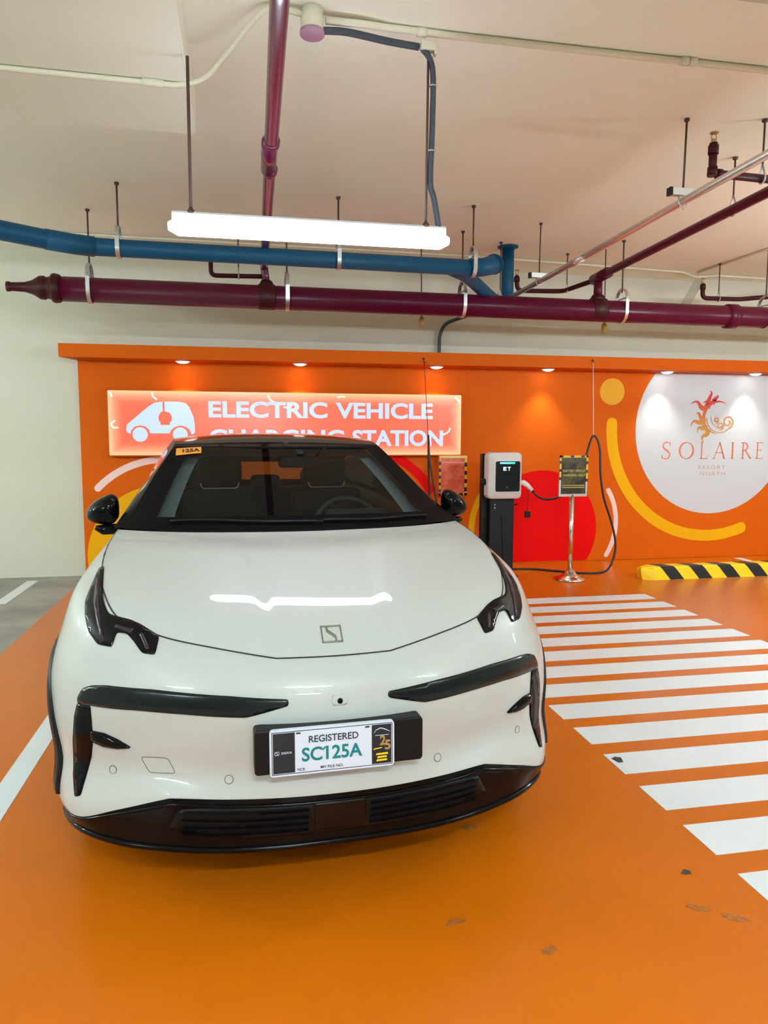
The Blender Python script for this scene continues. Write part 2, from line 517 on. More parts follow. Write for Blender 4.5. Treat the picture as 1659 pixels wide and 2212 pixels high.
# sun emblem: tapering crescent rim, flames, and curls
mb = MB()
scx, scz, sr = 5.935, 1.785, .197
def strip(L_, R_, d):
    """front-facing ribbon between two edge polylines on the wall"""
    n = len(L_)
    V = [(x, YT - d, z) for x, z in L_] + [(x, YT - d, z) for x, z in R_]
    mb.add(V, [(i, i + 1, n + i + 1, n + i) for i in range(n - 1)])
def ribbon(pts, w, d=0.):
    q = stroke(pts, w); n = len(pts); strip(q[:n], q[n:][::-1], d)
n = 40
A_ = [radians(58 + (262 - 58) * i / n) for i in range(n + 1)]
W_ = [.004 + .040 * sin(pi * i / n) ** 1.2 for i in range(n + 1)]
strip([(scx + (sr + w) * cos(a), scz + (sr + w) * sin(a)) for a, w in zip(A_, W_)], [(scx + sr * cos(a), scz + sr * sin(a)) for a in A_], 0)
for fi, (a, L_, hook) in enumerate(((103, .085, -8), (118, .165, -10), (138, .095, 10), (153, .235, 12), (175, .12, -8), (192, .205, 12), (209, .14, 10), (232, .165, 14))):
    pts = []
    for i in range(11):
        k = i / 10; aa = radians(a + hook * (k ** 1.4 - .6)) + .10 * sin(2 * pi * k)
        r_ = sr + .012 + L_ * k; pts.append((scx + r_ * cos(aa), scz + r_ * sin(aa)))
    ribbon(pts, [.075 * (1 - i / 10) ** .8 + .003 for i in range(11)], .0003 + .0003 * fi)
for ci, (cx, cz, r0, turns, a0) in enumerate(((6.060, 1.735, .085, 1.35, -70), (5.955, 1.680, .052, 1.3, -90), (5.895, 1.755, .040, 1.2, -90))):
    pts = []
    for i in range(48):
        k = i / 47; a = radians(a0 + 360 * turns * k); r = r0 * (1 - .72 * k); pts.append((cx + r * cos(a), cz + r * sin(a)))
    ribbon(pts, [.011 + .010 * k / 47 for k in range(48)], .0030 + .0003 * ci)
ribbon([(scx + .01 + .185 * cos(radians(a)), scz + .002 + .185 * sin(radians(a))) for a in range(180, 345, 6)], .010, .0040)
ribbon([(scx + .03 + .150 * cos(radians(a)), scz + .03 + .16 * sin(radians(a))) for a in range(185, 285, 6)], .008, .0044)
fl = bpy.data.materials.new('flame_fade'); fl.use_nodes = True; nt = fl.node_tree; b = nt.nodes['Principled BSDF']
b.inputs['Roughness'].default_value = .45; b.inputs['Specular IOR Level'].default_value = .1
tc = nt.nodes.new('ShaderNodeTexCoord'); sp = nt.nodes.new('ShaderNodeSeparateXYZ'); nt.links.new(tc.outputs['Generated'], sp.inputs[0])
r_ = nt.nodes.new('ShaderNodeValToRGB'); nt.links.new(sp.outputs[2], r_.inputs[0]); nt.links.new(r_.outputs[0], b.inputs['Base Color'])
r_.color_ramp.elements[0].position = .35; r_.color_ramp.elements[0].color = (.55, .25, .05, 1); r_.color_ramp.elements[1].position = .80; r_.color_ramp.elements[1].color = (.58, .06, .06, 1)
o = mb.build('sun_emblem', fl, fw, fix=False); o['label'] = 'printed half sun with flames and curls, fading red to gold'

# downlights in the canopy
for x in (-.625, .625, 2.175, 3.53, 5.07, 6.28, 7.6):
    mb = MB(); mb.lathe([(.066, 0), (.080, 0), (.082, -.004), (.078, -.010), (.068, -.008), (.066, 0)], (x, 8.185, 2.3345), 2, 28)
    d = mb.build('downlight', M['lamp_body'], fw)
    mb = MB(); mb.lathe([(.0001, -.026), (.030, -.024), (.055, -.016), (.066, -.004)], (x, 8.185, 2.3345), 2, 24)
    mb.build('lens', M['dl_lens'], d)
    ld = bpy.data.lights.new('downlight_beam', 'SPOT'); ld.energy = DOWNLIGHT_W; ld.color = DOWNLIGHT_COLOR
    ld.spot_size = radians(84); ld.spot_blend = .8; ld.shadow_soft_size = .045
    lo = bpy.data.objects.new('downlight_beam', ld); lo.location = (x, 8.185, 2.298); C.objects.link(lo)

# =================================================================== hanging batten lamps
def batten(x, y, z, label, L=1.33, rz=0., group=None, hang=True, zt=ZC, dm=None):
    t = thing('batten_lamp', label, 'lamp', (x, y, z), 0, group)
    h = L / 2
    mb = MB()
    P = [(-.020, .012), (.020, .012), (.020, .045), (.012, .055), (-.012, .055), (-.020, .045)]
    mb.prism([(y + a, z + b) for a, b in P], x - h + .02, x + h - .02, 0); mb.build('housing', M['lamp_body'], t)
    mb = MB()
    n = 18                                        # translucent tube body: lights the ceiling as well as the floor
    Q = [(.048 * cos(2 * pi * i / n + .2), -.012 + .040 * sin(2 * pi * i / n + .2)) for i in range(n)]
    rings = [(x - h + .002, .45), (x - h + .045, 1.0), (x + h - .045, 1.0), (x + h - .002, .45)]
    V = [(xx, y + a * k, z - .012 + (b + .012) * k) for xx, k in rings for a, b in Q]
    m_ = len(Q)
    F = [(i * m_ + j, i * m_ + (j + 1) % m_, (i + 1) * m_ + (j + 1) % m_, (i + 1) * m_ + j) for i in range(3) for j in range(m_)] + [tuple(range(m_)), tuple(range(4 * m_ - 1, 3 * m_ - 1, -1))]
    mb.add(V, F); mb.build('diffuser', dm or M['aisle_diff'], t)
    if hang:
        for xx in (x - h + .11, x + h - .09):
            mb = MB(); mb.cyl((xx, y, z + .04), (xx, y, zt if xx > x else zt), .0065, 8)
            mb.lathe([(.02, 0), (.02, .012), (.008, .03)], (xx, y, z + .045), 2, 12)
            mb.build('hanger_rod', M['steel_rod'], t)
    return t
lamp = batten(.343, 3.60, 2.515, 'glowing white batten lamp hanging in front of the ceiling pipes', L=1.34, hang=False, group='batten lamps of the garage', dm=M['lamp_diff'])
mb = MB(); mb.cyl((-.222, 3.60, 2.555), (-.222, 3.60, 3.25), .0075, 10); mb.lathe([(.02, 0), (.02, .012), (.008, .03)], (-.222, 3.60, 2.56), 2, 12); mb.build('hanger_rod', M['steel_rod'], lamp)
mb = MB(); mb.cyl((.895, 3.60, 2.555), (.90, 3.60, 3.40), .006, 10); mb.lathe([(.02, 0), (.02, .012), (.008, .03)], (.895, 3.60, 2.56), 2, 12); mb.build('hanger_rod', M['steel_rod'], lamp)
for (x, y), lab in (((.34, -1.4), 'batten lamp over the aisle behind the camera'), ((-4.6, 3.6), 'unseen batten lamp added for ambient light over the bay to the left'), ((5.3, 3.4), 'unseen batten lamp added for ambient light to the right of the crossing'),
                    ((-4.6, -1.4), 'batten lamp over the aisle behind the camera, left end'), ((5.3, -1.4), 'batten lamp over the aisle behind the camera, right end'),
                    ((.34, -5.6), 'batten lamp farthest behind the camera'), ((9.3, 3.4), 'unseen batten lamp added for ambient light in the far right bay'), ((-6.8, 6.2), 'unseen batten lamp added for ambient light near the left back corner')):
    batten(x, y, 3.12 if y == -1.4 else 2.5, lab, hang=True, group='batten lamps of the garage')  # side-bay and back-corner battens are unseen, added to lift the ambient light

# =================================================================== pipes and hangers overhead
mb = MB(); mb.tube([(-1.56, 6.85, 2.795), (9.5, 6.85, 2.765)], .105, 28)
mp = thing('sprinkler_main', 'thick maroon main pipe running across under the ceiling in front of the mural', 'pipe', (2.0, 6.85, 2.8))
mb.build('main_run', M['maroon'], mp)
mb = MB()
mb.lathe([(.105, .10), (.118, .09), (.125, .05), (.118, .03), (.098, .02), (.088, -.02), (.10, -.03), (.098, -.07), (.085, -.09), (.060, -.13), (.042, -.19), (.036, -.30), (.042, -.31), (.042, -.335), (.0001, -.336)], (-1.62, 6.85, 2.798), 0, 24)
o = mb.build('reducer', M['dark_maroon'], mp); o['label'] = 'stepped reducing end of the maroon pipe'
for x in (4.93,):
    mb = MB(); mb.lathe([(.105, -.06), (.122, -.05), (.124, .05), (.105, .06)], (x, 6.85, 2.777), 0, 28); mb.build('coupling', M['maroon'], mp)
for x, zt, r in ((.226, 3.06, .038), (3.455, 3.08, .042)):
    mb = MB(); mb.lathe([(.107, -.075), (.113, -.07), (.113, .07), (.107, .075)], (x, 6.85, 2.792), 0, 28)
    mb.lathe([(r + .03, .09), (r + .022, .13), (r + .010, .15)], (x, 6.85, 2.785), 2, 20)
    mb.build('tee_clamp', M['dark_maroon'], mp)

# slim violet pipe from the camera side to the main
vp = thing('sprinkler_pipe', 'violet branch pipe running overhead from the top of the picture to the main', 'pipe', (.19, 5, 3.05))
mb = MB(); mb.tube(bend([(.120, 1.2, 3.06), (.150, 2.8, 3.065), (.206, 6.85, 3.065), (.226, 6.85, 2.89)][0:3] + [(.226, 6.85, 2.88)], .06), .036, 18); mb.build('run', M['purple_pipe'], vp)
for y in (4.02, 4.42):
    mb = MB(); mb.lathe([(.036, -.03), (.045, -.022), (.045, .022), (.036, .03)], (.150 + (y - 2.8) * .0138, y, 3.065), 1, 20); mb.build('coupling', M['purple_pipe'], vp)
mb = MB(); mb.tube([(.158, 4.02, 3.065), (.164, 4.42, 3.065)], .042, 18); mb.build('sleeve', M['purple_pipe'], vp)
mb = MB(); mb.tube(bend([(.206, 6.85, 2.972), (-.262, 6.85, 2.962), (-.262, 6.85, 3.16)], .05), .020, 12); mb.build('side_branch', M['dark_maroon'], vp)
# maroon branch on the right with sprinkler arms
bp_ = thing('sprinkler_pipe', 'maroon branch pipe rising from the main towards the upper right', 'pipe', (3.42, 5, 3.1))
mb = MB(); mb.tube(bend([(3.455, 6.85, 2.88), (3.455, 6.85, 3.10)], .03), .042, 18); mb.build('riser', M['maroon'], bp_)
mb = MB(); mb.tube([(3.47, 7.0, 3.10), (3.44, 6.85, 3.10), (3.355, 4.2, 3.125), (3.31, 2.9, 3.135)], .036, 18); mb.build('run', M['maroon'], bp_)
mb = MB(); mb.tube([(3.455, 6.95, 3.10), (3.44, 6.62, 3.102)], .052, 18); mb.build('coupling', M['maroon'], bp_)
mb = MB(); mb.tube(bend([(3.47, 6.98, 3.10), (3.40, 7.55, 3.10), (2.90, 7.60, 3.095), (2.895, 7.60, 3.25)], .07), .024, 12)
mb.tube([(2.895, 7.60, 3.19), (2.895, 7.60, 3.235)], .032, 12); ar = mb.build('sprinkler_arm', M['dark_maroon'], bp_)
def head(x, y, z, par):
    mb = MB(); mb.cyl((x, y, z), (x, y, z + .02), .016, 12); mb.lathe([(.0001, .062), (.026, .060), (.026, .056), (.0001, .056)], (x, y, z), 2, 14)
    for s in (-1, 1): mb.tube([(x + s * .012, y, z + .015), (x + s * .017, y, z + .035), (x + s * .010, y, z + .058)], .003, 6)
    mb.build('sprinkler_head', M['brass'], par)
head(2.895, 7.60, 3.25, ar)
mb = MB(); mb.tube(bend([(3.352, 4.16, 3.125), (2.80, 4.13, 3.125), (2.80, 4.13, 3.30)], .05), .024, 12)
mb.tube([(2.80, 4.13, 3.235), (2.80, 4.13, 3.285)], .031, 12); mb.tube([(2.80, 4.13, 3.11), (2.80, 4.13, 3.16)], .030, 12); mb.tube([(2.83, 4.13, 3.125), (2.86, 4.13, 3.125)], .029, 12)
ar = mb.build('sprinkler_arm', M['dark_maroon'], bp_); head(2.80, 4.13, 3.30, ar)
ap = thing('sprinkler_pipe', 'thin maroon sprinkler arm at the right edge above the main pipe', 'pipe', (5.4, 7.5, 3.1))
mb = MB(); mb.tube(bend([(6.9, 6.6, 3.13), (5.50, 7.5, 3.085), (5.05, 7.52, 3.085), (5.05, 7.52, 3.24)], .06), .024, 12); mb.tube([(5.05, 7.52, 3.18), (5.05, 7.52, 3.23)], .031, 12)
mb.build('run', M['dark_maroon'], ap); head(5.05, 7.52, 3.24, ap)

# blue drain pipe
dp = thing('drain_pipe', 'dark blue drain pipe running across below the ceiling behind the lamp', 'pipe', (.5, 6.1, 2.98))
mb = MB(); mb.tube([(-2.6, 5.25, 3.0), (-1.75, 5.72, 2.99), (-1.32, 6.02, 2.985), (-1.12, 6.09, 2.982), (-.95, 6.1, 2.982), (1.96, 6.1, 2.962)], [.070, .070, .070, .068, .066, .066], 24); mb.build('main_run', M['blue'], dp)
mb = MB(); mb.tube([(-1.42, 5.955, 2.987), (-1.24, 6.05, 2.984), (-1.10, 6.093, 2.982)], .075, 24); mb.build('elbow', M['blue'], dp)
mb = MB(); mb.tube([(1.90, 6.1, 2.963), (2.01, 6.11, 2.972), (2.10, 6.15, 3.00), (2.145, 6.18, 3.02)], [.072, .076, .078, .080], 24); mb.tube([(2.135, 6.17, 3.015), (2.15, 6.185, 3.023)], .086, 24); mb.build('cleanout', M['blue'], dp)
mb = MB(); mb.tube(bend([(1.72, 6.12, 2.965), (1.95, 6.35, 2.955), (2.45, 7.1, 2.905), (2.68, 7.3, 2.86)], .2), .060, 22); mb.build('branch', M['blue'], dp)
mb = MB(); mb.tube([(2.68, 7.3, 2.80), (2.68, 7.3, 3.469)], .063, 24); mb.build('riser', M['blue'], dp)
mb = MB(); mb.lathe([(.063, -.03), (.085, -.02), (.105, -.012), (.107, -.001)], (2.68, 7.3, 3.469), 2, 28); mb.build('flange', M['blue'], dp)

# aluminium conduit with its two strut supports
al = thing('metal_conduit', 'bare metal conduit running from behind the maroon main to the upper right', 'pipe', (2.68, 5, 2.98))
mb = MB(); mb.tube([(2.68, 7.15, 2.945), (2.68, 4.3, 2.985), (2.68, 2.75, 3.01)], .024, 16); mb.build('run', M['alu'], al)
for y in (5.7,):
    z_ = 2.945 + (7.15 - y) * .014
    mb = MB(); mb.tube([(2.68, y - .10, z_), (2.68, y + .10, z_ - .002)], .029, 16); mb.build('coupling', M['alu'], al)
for (x, y, lab) in ((2.68, 4.23, 'rod-hung bracket carrying the bare metal conduit near the right edge'), (2.68, 6.46, 'rod-hung bracket carrying the bare metal conduit above the maroon main')):
    t = thing('conduit_support', lab, 'bracket', (x, y, ZC), 0, 'conduit brackets')
    z_ = 2.945 + (7.15 - y) * .0145
    mb = MB(); mb.cyl((x - .005, y, z_ + .06), (x, y, ZC), .0065, 8); mb.lathe([(.016, 0), (.016, -.014), (.0066, -.02)], (x, y, ZC), 2, 10); mb.build('threaded_rod', M['steel_rod'], t)
    mb = MB(); mb.box((x - .085, y - .02, z_ + .030), (x + .06, y + .02, z_ + .072)); mb.build('strut', M['galv'], t)
    mb = MB(); mb.box((x - .103, y - .022, z_ + .028), (x - .085, y + .022, z_ + .074)); mb.build('end_cap', M['black_plastic'], t)
    mb = MB(); mb.tube([(x - .032, y, z_ + .03), (x - .032, y, z_ - .01), (x - .02, y, z_ - .03), (x + .02, y, z_ - .03), (x + .032, y, z_ - .01), (x + .032, y, z_ + .03)], .005, 6); mb.cyl((x, y, z_ - .028), (x, y, z_ - .05), .006, 6); mb.build('u_bolt', M['galv'], t)


def clevis(x, y, zp, rp, label, group=None, w=.032, top=ZC, drop=None):
    """rod from the ceiling, yoke and band round a pipe of radius rp"""
    t = thing('pipe_hanger', label, 'pipe hanger', (x, y, top), 0, 'pipe hangers under the ceiling')
    zy = zp + rp + (.11 if drop is None else drop)
    mb = MB(); mb.cyl((x, y, zy - .03), (x, y, top), .0075, 8); mb.lathe([(.018, 0), (.018, -.016), (.0076, -.022)], (x, y, top), 2, 10); mb.build('threaded_rod', M['steel_rod'], t)
    mb = MB()
    r = rp + .004
    n = 40
    prof = []
    for i in range(n + 1):                        # closed band: lower loop round the pipe, straight sides, arched yoke
        a = pi + pi * i / n; prof.append((y + r * cos(a), zp + r * sin(a)))
    prof += [(y + r, zp + (zy - zp) * .45)]
    for i in range(1, n // 2):
        a = pi * i / (n // 2); prof.append((y + r * cos(a) * .98, zp + (zy - zp) * .45 + (zy - zp) * .55 * sin(a)))
    prof += [(y - r, zp + (zy - zp) * .45)]
    m_ = len(prof)
    V = [(x + sx * w / 2, a, b) for sx in (-1, 1) for a, b in prof]
    cyy, czz = y, zp + .02
    V += [(x + sx * w / 2, a + (a - cyy) * .05, b + (b - czz) * .05) for sx in (-1, 1) for a, b in prof]
    F = []
    for i in range(m_):
        k = (i + 1) % m_
        F += [(i, k, m_ + k, m_ + i), (2 * m_ + i, 3 * m_ + i, 3 * m_ + k, 2 * m_ + k), (i, 2 * m_ + i, 2 * m_ + k, k), (m_ + i, m_ + k, 3 * m_ + k, 3 * m_ + i)]
    mb.add(V, F); mb.build('clevis_band', M['galv'], t)
    mb = MB(); mb.cyl((x, y - r - .012, zp + rp + .02), (x, y + r + .012, zp + rp + .02), .006, 8); mb.build('bolt', M['galv'], t)
    return t
clevis(-1.285, 6.85, 2.795, .105, 'steel hanger round the maroon main next to its reducing end')
clevis(.409, 6.85, 2.79, .105, 'steel hanger round the maroon main right of the violet pipe', w=.036)
clevis(2.065, 6.85, 2.785, .105, 'steel hanger round the maroon main below the blue pipe end')
clevis(3.715, 6.85, 2.781, .105, 'steel hanger round the maroon main right of the branch riser')
clevis(5.33, 6.85, 2.777, .105, 'steel hanger round the maroon main at the right edge of the picture')
clevis(-.925, 6.1, 2.982, .068, 'steel hanger round the blue pipe left of the lamp', drop=.09)
clevis(.785, 6.1, 2.972, .068, 'steel hanger round the blue pipe below the right half of the lamp', drop=.09)
clevis(1.93, 6.1, 2.963, .072, 'steel hanger round the blue pipe beside its capped end', drop=.10)
def ringhang(x, y, zp, rp, label):
    t = thing('pipe_hanger', label, 'pipe hanger', (x, y, ZC), 0, 'pipe hangers under the ceiling')
    mb = MB(); mb.cyl((x, y, zp + rp + .05), (x, y, ZC), .006, 8); mb.lathe([(.018, 0), (.018, -.014), (.0062, -.02)], (x, y, ZC), 2, 10); mb.build('threaded_rod', M['steel_rod'], t)
    mb = MB(); P = [(x, y + (rp + .006) * cos(a), zp + (rp + .006) * sin(a)) for a in [radians(130 - 360 * i / 28 * .78) for i in range(29)]]
    P = [(x, y, zp + rp + .06)] + [(x, y + (rp + .006) * cos(radians(a)), zp + (rp + .006) * sin(radians(a))) for a in range(40, -221, -12)] + [(x, y, zp + rp + .06)]
    mb.tube(P, .006, 6); mb.build('ring', M['galv'], t)
ringhang(3.372, 4.72, 3.12, .036, 'thin rod and ring holding the upper part of the maroon branch pipe')
ringhang(3.15, 4.145, 3.125, .024, 'thin rod holding the short sprinkler arm near the right edge')
ringhang(3.40, 7.45, 3.10, .024, 'thin rod and ring on the sprinkler arm behind the branch riser')
ringhang(5.25, 7.52, 3.085, .024, 'thin rod holding the sprinkler arm at the right edge')
ringhang(2.55, 7.15, 2.90, .060, 'thin rod and ring beside the blue riser')
ringhang(-.02, 6.85, 2.967, .020, 'thin rod holding the small side branch left of the violet pipe')

# cream conduits on the ceiling and the round junction box
cc = thing('ceiling_conduit', 'cream conduit fixed to the ceiling along the top of the picture', 'conduit', (1.0, 3.57, 3.45))
mb = MB(); mb.tube([(.40, 3.54, 3.435), (.56, 3.545, 3.440), (.70, 3.575, 3.452), (1.0, 3.585, 3.453), (9.0, 3.60, 3.453)], .0165, 12); mb.build('run', M['cream_pvc'], cc)
for x in (.84, 2.22, 2.26):
    mb = MB(); mb.tube([(x, 3.584, 3.453), (x + .045, 3.584, 3.453)], .021, 12); mb.build('clip', M['cream_pvc'], cc)
mb = MB(); mb.lathe([(.052, .0), (.052, -.085), (.050, -.09), (.0001, -.09)], (.337, 3.53, ZC - .001), 2, 28); jb = mb.build('junction_box', M['cream_pvc'], cc)
mb = MB(); mb.lathe([(.056, 0), (.056, -.018), (.052, -.022), (.0001, -.022)], (.337, 3.53, ZC - .092), 2, 28); o = mb.build('cover', mat('dusty_pink', (.42, .22, .32), .5), jb); o['label'] = 'dusty pink cover of the junction box'
lc = thing('ceiling_conduit', 'cream conduit bent down under the drop panel at upper left', 'conduit', (-.6, 4.1, 3.2))
mb = MB(); mb.tube(bend([(-4.0, 3.86, 3.234), (-1.15, 3.84, 3.234), (-.27, 3.86, 3.234), (-.15, 3.84, 3.27), (.13, 3.50, 3.452), (.30, 3.52, 3.44)], .08), .0135, 12); mb.build('run', M['cream_pvc'], lc)
mb = MB(); mb.tube([(-.45, 3.853, 3.234), (-.35, 3.857, 3.234)], .018, 12); mb.build('clip', M['cream_pvc'], lc)
gc = thing('flexible_conduit', 'dark grey flexible conduit feeding the right end of the hanging lamp', 'conduit', (.9, 3.6, 3.4))
mb = MB(); mb.tube(smooth_path([(.385, 3.55, 3.395), (.50, 3.56, 3.405), (.70, 3.60, 3.405), (.855, 3.615, 3.402)], 6), .0165, 12); mb.build('run', M['grey_pvc'], gc)
mb = MB(); mb.tube(smooth_path([(.87, 3.60, 3.39), (.91, 3.60, 3.34), (.925, 3.60, 3.25), (.922, 3.60, 3.0), (.916, 3.60, 2.78), (.935, 3.60, 2.70), (.962, 3.60, 2.56)], 6), .014, 12); mb.build('drop', M['grey_pvc'], gc)
mb = MB(); mb.box((.86, 3.575, 3.378), (.935, 3.625, 3.418)); mb.box((.925, 3.58, 3.36), (.94, 3.62, 3.40)); mb.build('elbow_box', M['cream_pvc'], gc, bevel=.006)
for z in (3.22, 2.92): 
    mb = MB(); mb.tube([(.924 - (3.22 - z) * .02, 3.60, z), (.924 - (3.22 - z) * .02, 3.60, z + .006)], .018, 12); mb.build('cable_tie', M['galv'], gc)
wc = thing('ceiling_conduit', 'thin cream conduit along the ceiling edge above the back wall', 'conduit', (4, 7.8, 3.45))
mb = MB(); mb.tube(bend([(-3, 7.6, 3.456), (2.33, 7.70, 3.456), (5.05, 7.93, 3.456), (5.28, 8.0, 3.42), (5.55, 8.0, 3.45), (9, 8.15, 3.456)], .06), .0125, 10); mb.build('run', M['cream_pvc'], wc)
wd_ = thing('ceiling_conduit', 'thin cream conduit crossing the ceiling at the right edge', 'conduit', (5.3, 7, 3.45))
mb = MB(); mb.tube([(5.25, 7.93, 3.457), (5.29, 6.8, 3.457), (5.31, 3.7, 3.457)], .012, 10); mb.build('run', M['cream_pvc'], wd_)
fc = MB(); fc.tube(smooth_path([(2.75, 7.2, 2.90), (2.68, 7.7, 2.93), (2.52, 8.2, 2.91), (2.33, 8.33, 2.84), (2.262, 8.355, 2.72), (2.252, 8.355, 2.60), (2.252, 8.355, 2.471)], 6), .020, 12)
tag(fc.build('flexible_conduit', M['grey_pvc']), 'dark grey conduit curving from behind the maroon main down onto the canopy', 'conduit')
# two wooden-looking pull tags hanging behind the main
for (x, lab, mt) in ((1.755, 'brown cord weight hanging below the maroon main near the blue pipe end', (.34, .16, .03)), (3.715, 'yellow-brown cord weight hanging below the maroon main beside the branch riser', (.30, .19, .02))):
    t = thing('cord_weight', lab, 'cord', (x, 7.2, ZC), 0, 'hanging cord weights')
    mb = MB(); mb.cyl((x, 7.2, 2.72), (x - .01, 7.2, ZC), .006, 8); mb.build('cord', M['steel_rod'], t)
    mb = MB(); mb.lathe([(.0001, -.055), (.022, -.045), (.03, -.01), (.026, .03), (.010, .055), (.0001, .06)], (x, 7.2, 2.675), 2, 16); mb.build('weight', mat('cord_weight', mt, .6), t)

# =================================================================== illuminated sign
YS_ = 8.245
sg = thing('lightbox_sign', 'glowing orange lightbox sign with white lettering on the mural wall', 'sign', (.53, YS_, 1.3))
sx0, sx1, sz0, sz1 = -1.425, 2.505, 1.318, 2.030
mb = MB()
mb.box((sx0, YS_, sz0), (sx1, YP - .001, sz0 + .012)); mb.box((sx0, YS_, sz1 - .012), (sx1, YP - .001, sz1)); mb.box((sx0, YS_, sz0), (sx0 + .012, YP - .001, sz1)); mb.box((sx1 - .012, YS_, sz0), (sx1, YP - .001, sz1))
mb.box((sx0, YP - .012, sz0), (sx1, YP - .001, sz1)); mb.build('frame', M['mural_orange'], sg)
# face: glowing panel, brighter light of edge strips painted into its emission
fm = bpy.data.materials.new('sign_face'); fm.use_nodes = True; nt = fm.node_tree; b = nt.nodes['Principled BSDF']
b.inputs['Base Color'].default_value = (.22, .04, .02, 1); b.inputs['Roughness'].default_value = .25
tc = nt.nodes.new('ShaderNodeTexCoord'); sp = nt.nodes.new('ShaderNodeSeparateXYZ'); nt.links.new(tc.outputs['Generated'], sp.inputs[0])
def math_(op, a, bb=None):
    n = nt.nodes.new('ShaderNodeMath'); n.operation = op
    for i, v in enumerate((a, bb)):
        if v is None: continue
        if isinstance(v, (int, float)): n.inputs[i].default_value = v
        else: nt.links.new(v, n.inputs[i])
    return n.outputs[0]
ux = math_('MULTIPLY', math_('SUBTRACT', .5, math_('ABSOLUTE', math_('SUBTRACT', sp.outputs[0], .5))), 3.93)
uz = math_('MULTIPLY', math_('SUBTRACT', .5, math_('ABSOLUTE', math_('SUBTRACT', sp.outputs[2], .5))), .712)
dd = math_('MINIMUM', ux, uz)
gl_ = math_('POWER', math_('MAXIMUM', math_('SUBTRACT', 1.0, math_('DIVIDE', dd, .17)), 0.0), 2.0)
mx = nt.nodes.new('ShaderNodeMix'); mx.data_type = 'RGBA'
nt.links.new(gl_, mx.inputs[0]); mx.inputs[6].default_value = (.95, .155, .075, 1); mx.inputs[7].default_value = (1.5, .80, .42, 1)
nt.links.new(mx.outputs[2], b.inputs['Emission Color']); b.inputs['Emission Strength'].default_value = SIGN_STRENGTH * .85
mb = MB(); mb.box((sx0 + .012, YS_ + .004, sz0 + .012), (sx1 - .012, YS_ + .010, sz1 - .012)); mb.build('face', fm, sg)
lm = mat('sign_letter', (.12, .14, .18), .3, emit=(.56, .70, 1.0), es=SIGN_STRENGTH * 1.0)
YL = YS_ + .003
mb = MB()
text_into(mb, 'ELECTRIC', -.372, 1.738, .93, 1.918, YL - .014, .030, 1.0, thick=.012)
text_into(mb, 'VEHICLE', 1.025, 1.738, 2.150, 1.918, YL - .014, .030, 1.0, thick=.012)
mb.build('lettering', lm, sg, fix=False)
mb = MB()
text_into(mb, 'CHARGING', -.372, 1.428, 1.12, 1.612, YL - .014, .030, 1.0, thick=.012)
text_into(mb, 'STATION', 1.215, 1.428, 2.275, 1.612, YL - .014, .030, 1.0, thick=.012)
mb.build('lettering', lm, sg, fix=False)
# car pictogram: cab outline split by a cable with a plug, two wheels
mb = MB()
cl = [(-1.235, 1.60), (-1.225, 1.655), (-1.175, 1.70), (-1.00, 1.85), (-.94, 1.89), (-.875, 1.903), (-.853, 1.903), (-.853, 1.80), (-.875, 1.79), (-.897, 1.75), (-.897, 1.70), (-.880, 1.685), (-.880, 1.655), (-.78, 1.655), (-.78, 1.685), (-.760, 1.70), (-.760, 1.75), (-.785, 1.79), (-.832, 1.80), (-.832, 1.905), (-.68, 1.905), (-.61, 1.89), (-.575, 1.85), (-.530, 1.74), (-.520, 1.66), (-.520, 1.575), (-.545, 1.555),
      (-.558, 1.555), (-.575, 1.605), (-.62, 1.640), (-.675, 1.650), (-.73, 1.635), (-.775, 1.595), (-.785, 1.565), (-.985, 1.565), (-1.00, 1.605), (-1.04, 1.640), (-1.095, 1.650), (-1.15, 1.635), (-1.185, 1.590), (-1.19, 1.560), (-1.22, 1.570)]
mb.prism(cl, YL - .014, YL - .002, 1)
pc = mb.build('car_pictogram', lm, sg)
for x in (-1.092, -.675):
    mb = MB(); mb.prism(disc_poly(x, 1.552, .078, 32), YL - .014, YL - .002, 1); mb.build('pictogram_wheel', lm, pc)
mb = MB()
for x in (-.868, -.805): mb.prism([(x, 1.645), (x + .018, 1.645), (x + .018, 1.69), (x, 1.69)], YL - .0135, YL - .002, 1)
led = mat('led_loop', (.9, .9, .9), .4, emit=(1, .93, .85), es=2.0)
for P in ([(-1.345, 1.700), (-1.385, 1.665), (-1.36, 1.625), (-1.315, 1.625)], [(-.960, 2.000), (-.945, 1.955), (-.910, 1.925)], [(.270, 1.985), (.30, 1.935), (.38, 1.895), (.42, 1.885)], [(.44, 1.86), (.49, 1.855), (.53, 1.87)], [(2.36, 1.64), (2.345, 1.60), (2.30, 1.57), (2.27, 1.56)], [(-1.395, 2.0), (-1.375, 1.975), (-1.37, 1.95)], [(2.42, 1.99), (2.46, 1.955), (2.48, 1.93)], [(1.045, 1.975), (1.09, 1.985), (1.13, 1.98)]):
    mb = MB(); mb.tube([(p[0], YL - .006, p[1]) for p in smooth_path(P, 5)], .007, 6); mb.build('led_loop', led, sg)

